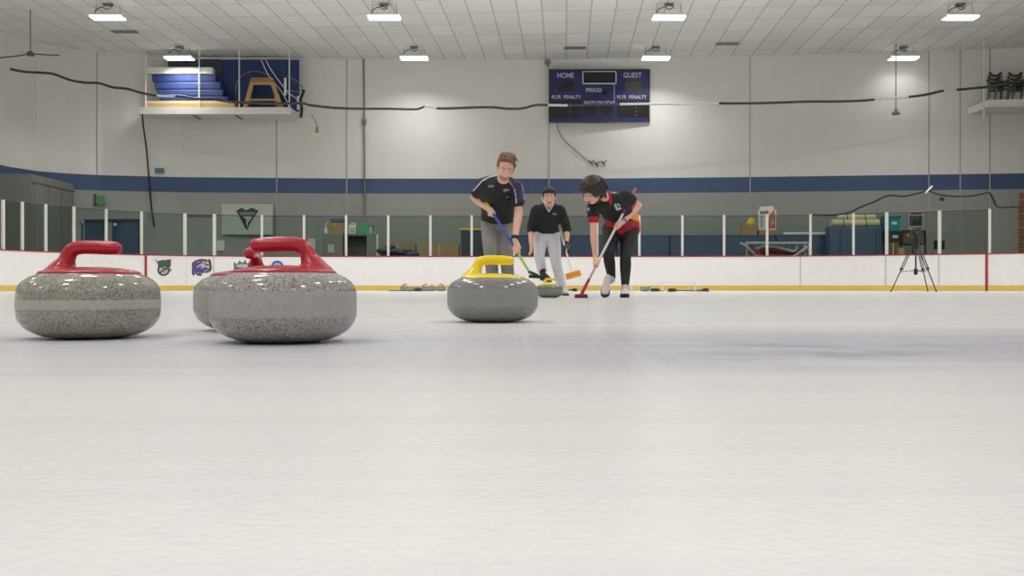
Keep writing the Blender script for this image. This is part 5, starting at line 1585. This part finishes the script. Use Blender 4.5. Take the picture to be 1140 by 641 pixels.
    gv = g.build('glove', [M['black'], M['paper']], body, fuse=(0.006, 2), region=lambda c: 1 if (c - (g_ + V((0.015, -0.06, 0.005)))).length < 0.026 else 0)
    hm_ = pt(0.072, 0.035, -0.05)
    MB().limb([pt(0.082, -0.01, -0.02), hm_, pt(0.055, 0.075, -0.062)], [0.006, 0.006, 0.010], n=8, sub=3).build('headset_microphone', M['paper'], body, smooth='all')
    m_ = b0 + d * 0.30
    broom('curling broom with orange head and thin pale shaft held by the walking man', [(b0, m_, 'shaft_grey'), (m_, b1, 'shaft_white')],
          b1 + V((0.02, 0, -0.05)), (1, 0.1, 0.30), (0.19, 0.085, 0.085), ('brush_orange', 'brush_orange'), 0.0115, fer=(0.04, 0.014, 0.018, 'paper'))
man_walk()

# ------------------------------------------------------------------ the woman sweeping
def woman():
    Yb = 10.0
    base = V((sx(690, 9.6), 9.6, 0))
    Pe = P(692, 251, 10.08); Wa = P(690, 242, 9.98); Ch = P(683, 228, 9.80); Nk = P(675, 217.5, 9.66); Hd = P(658.8, 212.5, 9.50)
    SL, EL, WL = P(660.5, 231, 9.66), P(661, 259, 9.62), P(662.5, 285, 9.62)
    SR, ER, WR = P(696, 218, 9.78), P(711, 228.5, 9.98), P(693, 247.5, 9.76)
    hl, kl, al = P(681, 257, 10.06), P(677.5, 283, 9.78), P(681, 311, 9.92)
    hr, kr, ar = P(701, 257, 10.08), P(696.5, 285, 9.82), P(696, 318, 9.72)
    b0, b1 = P(708, 209.5, 9.86), P(648.5, 325, 9.36)
    d = (b1 - b0).normalized()
    g1 = b0 + d * ((P(687.5, 251.5, 9.7) - b0).dot(d)); g2 = b0 + d * ((P(664.5, 293, 9.5) - b0).dot(d))
    sv = (SR - SL).normalized(); hv = V((1, 0.1, 0))
    mb = MB()
    mb.limb([Pe, Wa, Ch, Nk + V((0.01, 0.05, -0.03))], [(0.155, 0.115), (0.125, 0.10), (0.145, 0.105), (0.075, 0.06)], side=sv, n=20, sub=4)
    mb.limb([Nk + V((0.03, 0.05, -0.05)), Nk.lerp(Hd, 0.45), Hd + V((0.03, 0.03, -0.03))], [0.055, 0.050, 0.050], n=14, sub=3)
    k = 1.10
    pt, f, u, r = head_shape(mb, Hd, (-0.74, -0.42, -0.60), (-0.45, -0.30, 0.80), k)
    armr(mb, SL, EL, WL, 0.94); armr(mb, SR, ER, WR, 0.94)
    mb.limb([Ch, SL], [0.07, 0.055], n=12, sub=2); mb.limb([Ch, SR], [0.07, 0.055], n=12, sub=2)
    grip(mb, g1, d, WR, flip=1, k=0.95); grip(mb, g2, d, WL, flip=-1, k=0.95)
    for h, kk, a in ((hl, kl, al), (hr, kr, ar)):
        mb.limb([h, h.lerp(kk, 0.5), kk, kk.lerp(a, 0.35), a], [0.09, 0.068, 0.05, 0.05, 0.036], n=14, sub=4)
    def reg(c):
        q = c - Hd; a, b, e = q.dot(r) / k, q.dot(f) / k, q.dot(u) / k
        return 1 if abs(a) < 0.024 and b > 0.078 and -0.080 < e < -0.058 else 0
    body = mb.build('person', [M['skin_fair'], M['lip']], None, org=base, fuse=(0.006, 4), region=reg)
    tag(body, 'dark-haired woman in a black and red shirt sweeping with a red-headed broom', 'person', 'curlers')
    eyes(body, pt, f, u, r, k); brows(body, pt, 'hair_dark', k)
    h = MB()
    h.ell(pt(0, -0.020, 0.058), (r * 0.100 * k, f * 0.116 * k, u * 0.088 * k), nu=20, nv=12)
    h.ell(pt(0, -0.066, -0.012), (r * 0.096 * k, f * 0.078 * k, u * 0.112 * k))
    h.ell(pt(0, 0.068, 0.060), (r * 0.080 * k, f * 0.036 * k, u * 0.040 * k))
    for s in (-1, 1):
        h.limb([pt(s * 0.082, 0.02, 0.05), pt(s * 0.088, 0.004, -0.01), pt(s * 0.082, -0.01, -0.068)], [0.028 * k, 0.030 * k, 0.014 * k], n=10, sub=3)
        h.limb([pt(s * 0.05, -0.08, -0.06), pt(s * 0.06, -0.07, -0.125)], [0.03 * k, 0.010], n=10, sub=2)
    rr = random.Random(5)
    for q in range(30):
        a = rr.uniform(0.25, 1.75) * math.pi            # around the head, leaving the face free
        ca, sa = math.sin(a), math.cos(a)
        w0 = rr.uniform(0.5, 0.9)
        L_ = rr.uniform(0.05, 0.13)
        p0 = pt(ca * 0.070 * w0, -0.02 + sa * 0.085 * w0, 0.125 - 0.02 * w0)
        p1 = pt(ca * 0.104, -0.022 + sa * 0.118, 0.065)
        p2 = pt(ca * rr.uniform(0.095, 0.118), -0.03 + sa * rr.uniform(0.11, 0.135), 0.055 - L_)
        h.limb([p0, p1, p2], [0.016 * k, 0.016 * k, 0.007 * k], n=8, sub=3)
    h.build('hair', M['hair_dark'], body, fuse=(0.0055, 1))
    s_ = MB()
    s_.limb([Pe + V((0, 0, -0.035)), Pe + V((0, -0.02, 0.04)), Wa + V((0, -0.02, 0)), Ch, Nk + V((0.02, 0.05, -0.03))], [(0.218, 0.15), (0.200, 0.14), (0.172, 0.135), (0.165, 0.125), (0.085, 0.075)], side=sv.lerp(hv, 0.5), n=24, sub=4)
    for S, E in ((SL, EL), (SR, ER)):
        s_.limb([Ch, S.lerp(Ch, 0.3), S, S.lerp(E, 0.25), S.lerp(E, 0.42)], [0.10, 0.085, 0.072, 0.068, 0.070], n=16, sub=4)
    s_.limb([Nk + V((0.035, 0.05, -0.06)), Nk + V((0.012, 0.03, -0.015))], [0.080, 0.070], n=16, sub=2)
    eL, eR = SL.lerp(EL, 0.44), SR.lerp(ER, 0.47)
    collar = stripe([P(672, 208.5, 9.62), P(676.5, 212, 9.58), P(678.5, 219, 9.55), P(679, 226, 9.56)], 0)
    collar2 = stripe([P(668.5, 221, 9.52), P(665, 224.5, 9.52)], 0)
    def sreg(c):
        px, py = CX + c.x / c.y * F, HY - (c.z - HC) / c.y * F
        dl = (EL - SL).normalized(); dr_ = (ER - SR).normalized()
        if (c - eL).dot(dl) > -0.008 and (c - eL).length < 0.105: return 1
        if (c - eR).dot(dr_) > -0.012 and (c - eR).length < 0.11: return 1
        if c.y < Nk.y + 0.10 and inpoly(px, py, [(673, 205), (677.5, 206), (680.5, 214), (682, 226), (679.5, 229), (677.5, 223), (675, 216), (672, 210)]): return 1
        if c.y < Nk.y and inpoly(px, py, [(662.5, 221), (668.5, 219.5), (670, 224), (666, 226.5), (662.5, 224)]): return 1
        if inpoly(px, py, [(700, 243), (705, 236), (709, 231), (714, 233), (717, 238), (717, 247.5), (709.5, 246)]): return 2
        if inpoly(px, py, [(668, 241.5), (673, 244), (682, 247.5), (692, 248.5), (703, 245.5), (709, 245), (716, 247), (718, 262), (666, 262)]): return 1
        if c.y < Ch.y + 0.05 and (pdist(px, py, [(685, 228), (687, 233), (690.5, 232)]) < 1.3 or pdist(px, py, [(688, 227), (690, 229)]) < 0.8): return 3
        if (c - P(655.5, 233, 9.62)).length < 0.022: return 3
        if abs(c.z - ZH(213.7, 9.7)) < 0.008 and abs(c.x - sx(683.5, 9.7)) < 0.03: return 3
        return 0
    s_.build('sports_shirt', [M['shirt_black'], M['shirt_red'], M['shirt_flame'], M['collar_grey']], body, fuse=(0.0075, 4), region=sreg)
    t_ = MB()
    t_.limb([Pe + V((0, 0, 0.03)), Pe + V((0, 0, -0.07))], [(0.17, 0.125), (0.195, 0.14)], side=hv, n=20, sub=3)
    for hh, kk, a in ((hl, kl, al), (hr, kr, ar)):
        t_.limb([hh + V((0, 0, 0.02)), hh.lerp(kk, 0.45), kk, kk.lerp(a, 0.35), a + V((0, 0, 0.02))], [0.108, 0.086, 0.062, 0.062, 0.044], n=16, sub=4)
    t_.build('leggings', M['legging_black'], body, fuse=(0.008, 4))
    # her rear foot is up on the toe, the other flat on the ice
    toe = V((sx(673, 9.60), 9.60, 0.0))
    up = V((0.1, -0.75, 0.65))
    hd = (V((-0.18, -0.62, -0.66))).normalized()
    hl2 = toe - hd * 0.25; hl2.z = max(hl2.z, 0.15)
    shoe(body, hl2, (toe + V((0, 0, 0.012)) - hl2), 'shoe_white', 'black', up=(0, -0.6, 0.8), L=0.255, ankle=al, sh_=0.042)
    shoe(body, V((ar.x, ar.y + 0.05, 0.0)), (-0.12, -1, 0), 'shoe_white', 'black', L=0.255, ankle=ar, sh_=0.042)
    dd = (WR - ER).normalized(); c = WR - dd * 0.03
    MB().limb([c - dd * 0.012, c + dd * 0.012], 0.036, n=18, sub=1, flat=True).build('wristwatch', M['grey_metal'], body, smooth=True)
    p1, p2, p3 = b0 + d * 0.14, b0 + d * 0.36, b1 - d * 0.34
    broom('broom with red brush on the ice and pink and white shaft held by woman', [(b0, p1, 'shaft_pink'), (p1, p2, 'brush_red'), (p2, p3, 'shaft_white'), (p3, b1, 'shaft_rose')],
          V((sx(647, 9.3), 9.30, 0.0)), (1, -0.15, 0), (0.13, 0.085, 0.042), ('brush_red', 'brush_dark'), 0.0135, fer=(0.16, 0.015, 0.020, 'brush_red'))
woman()
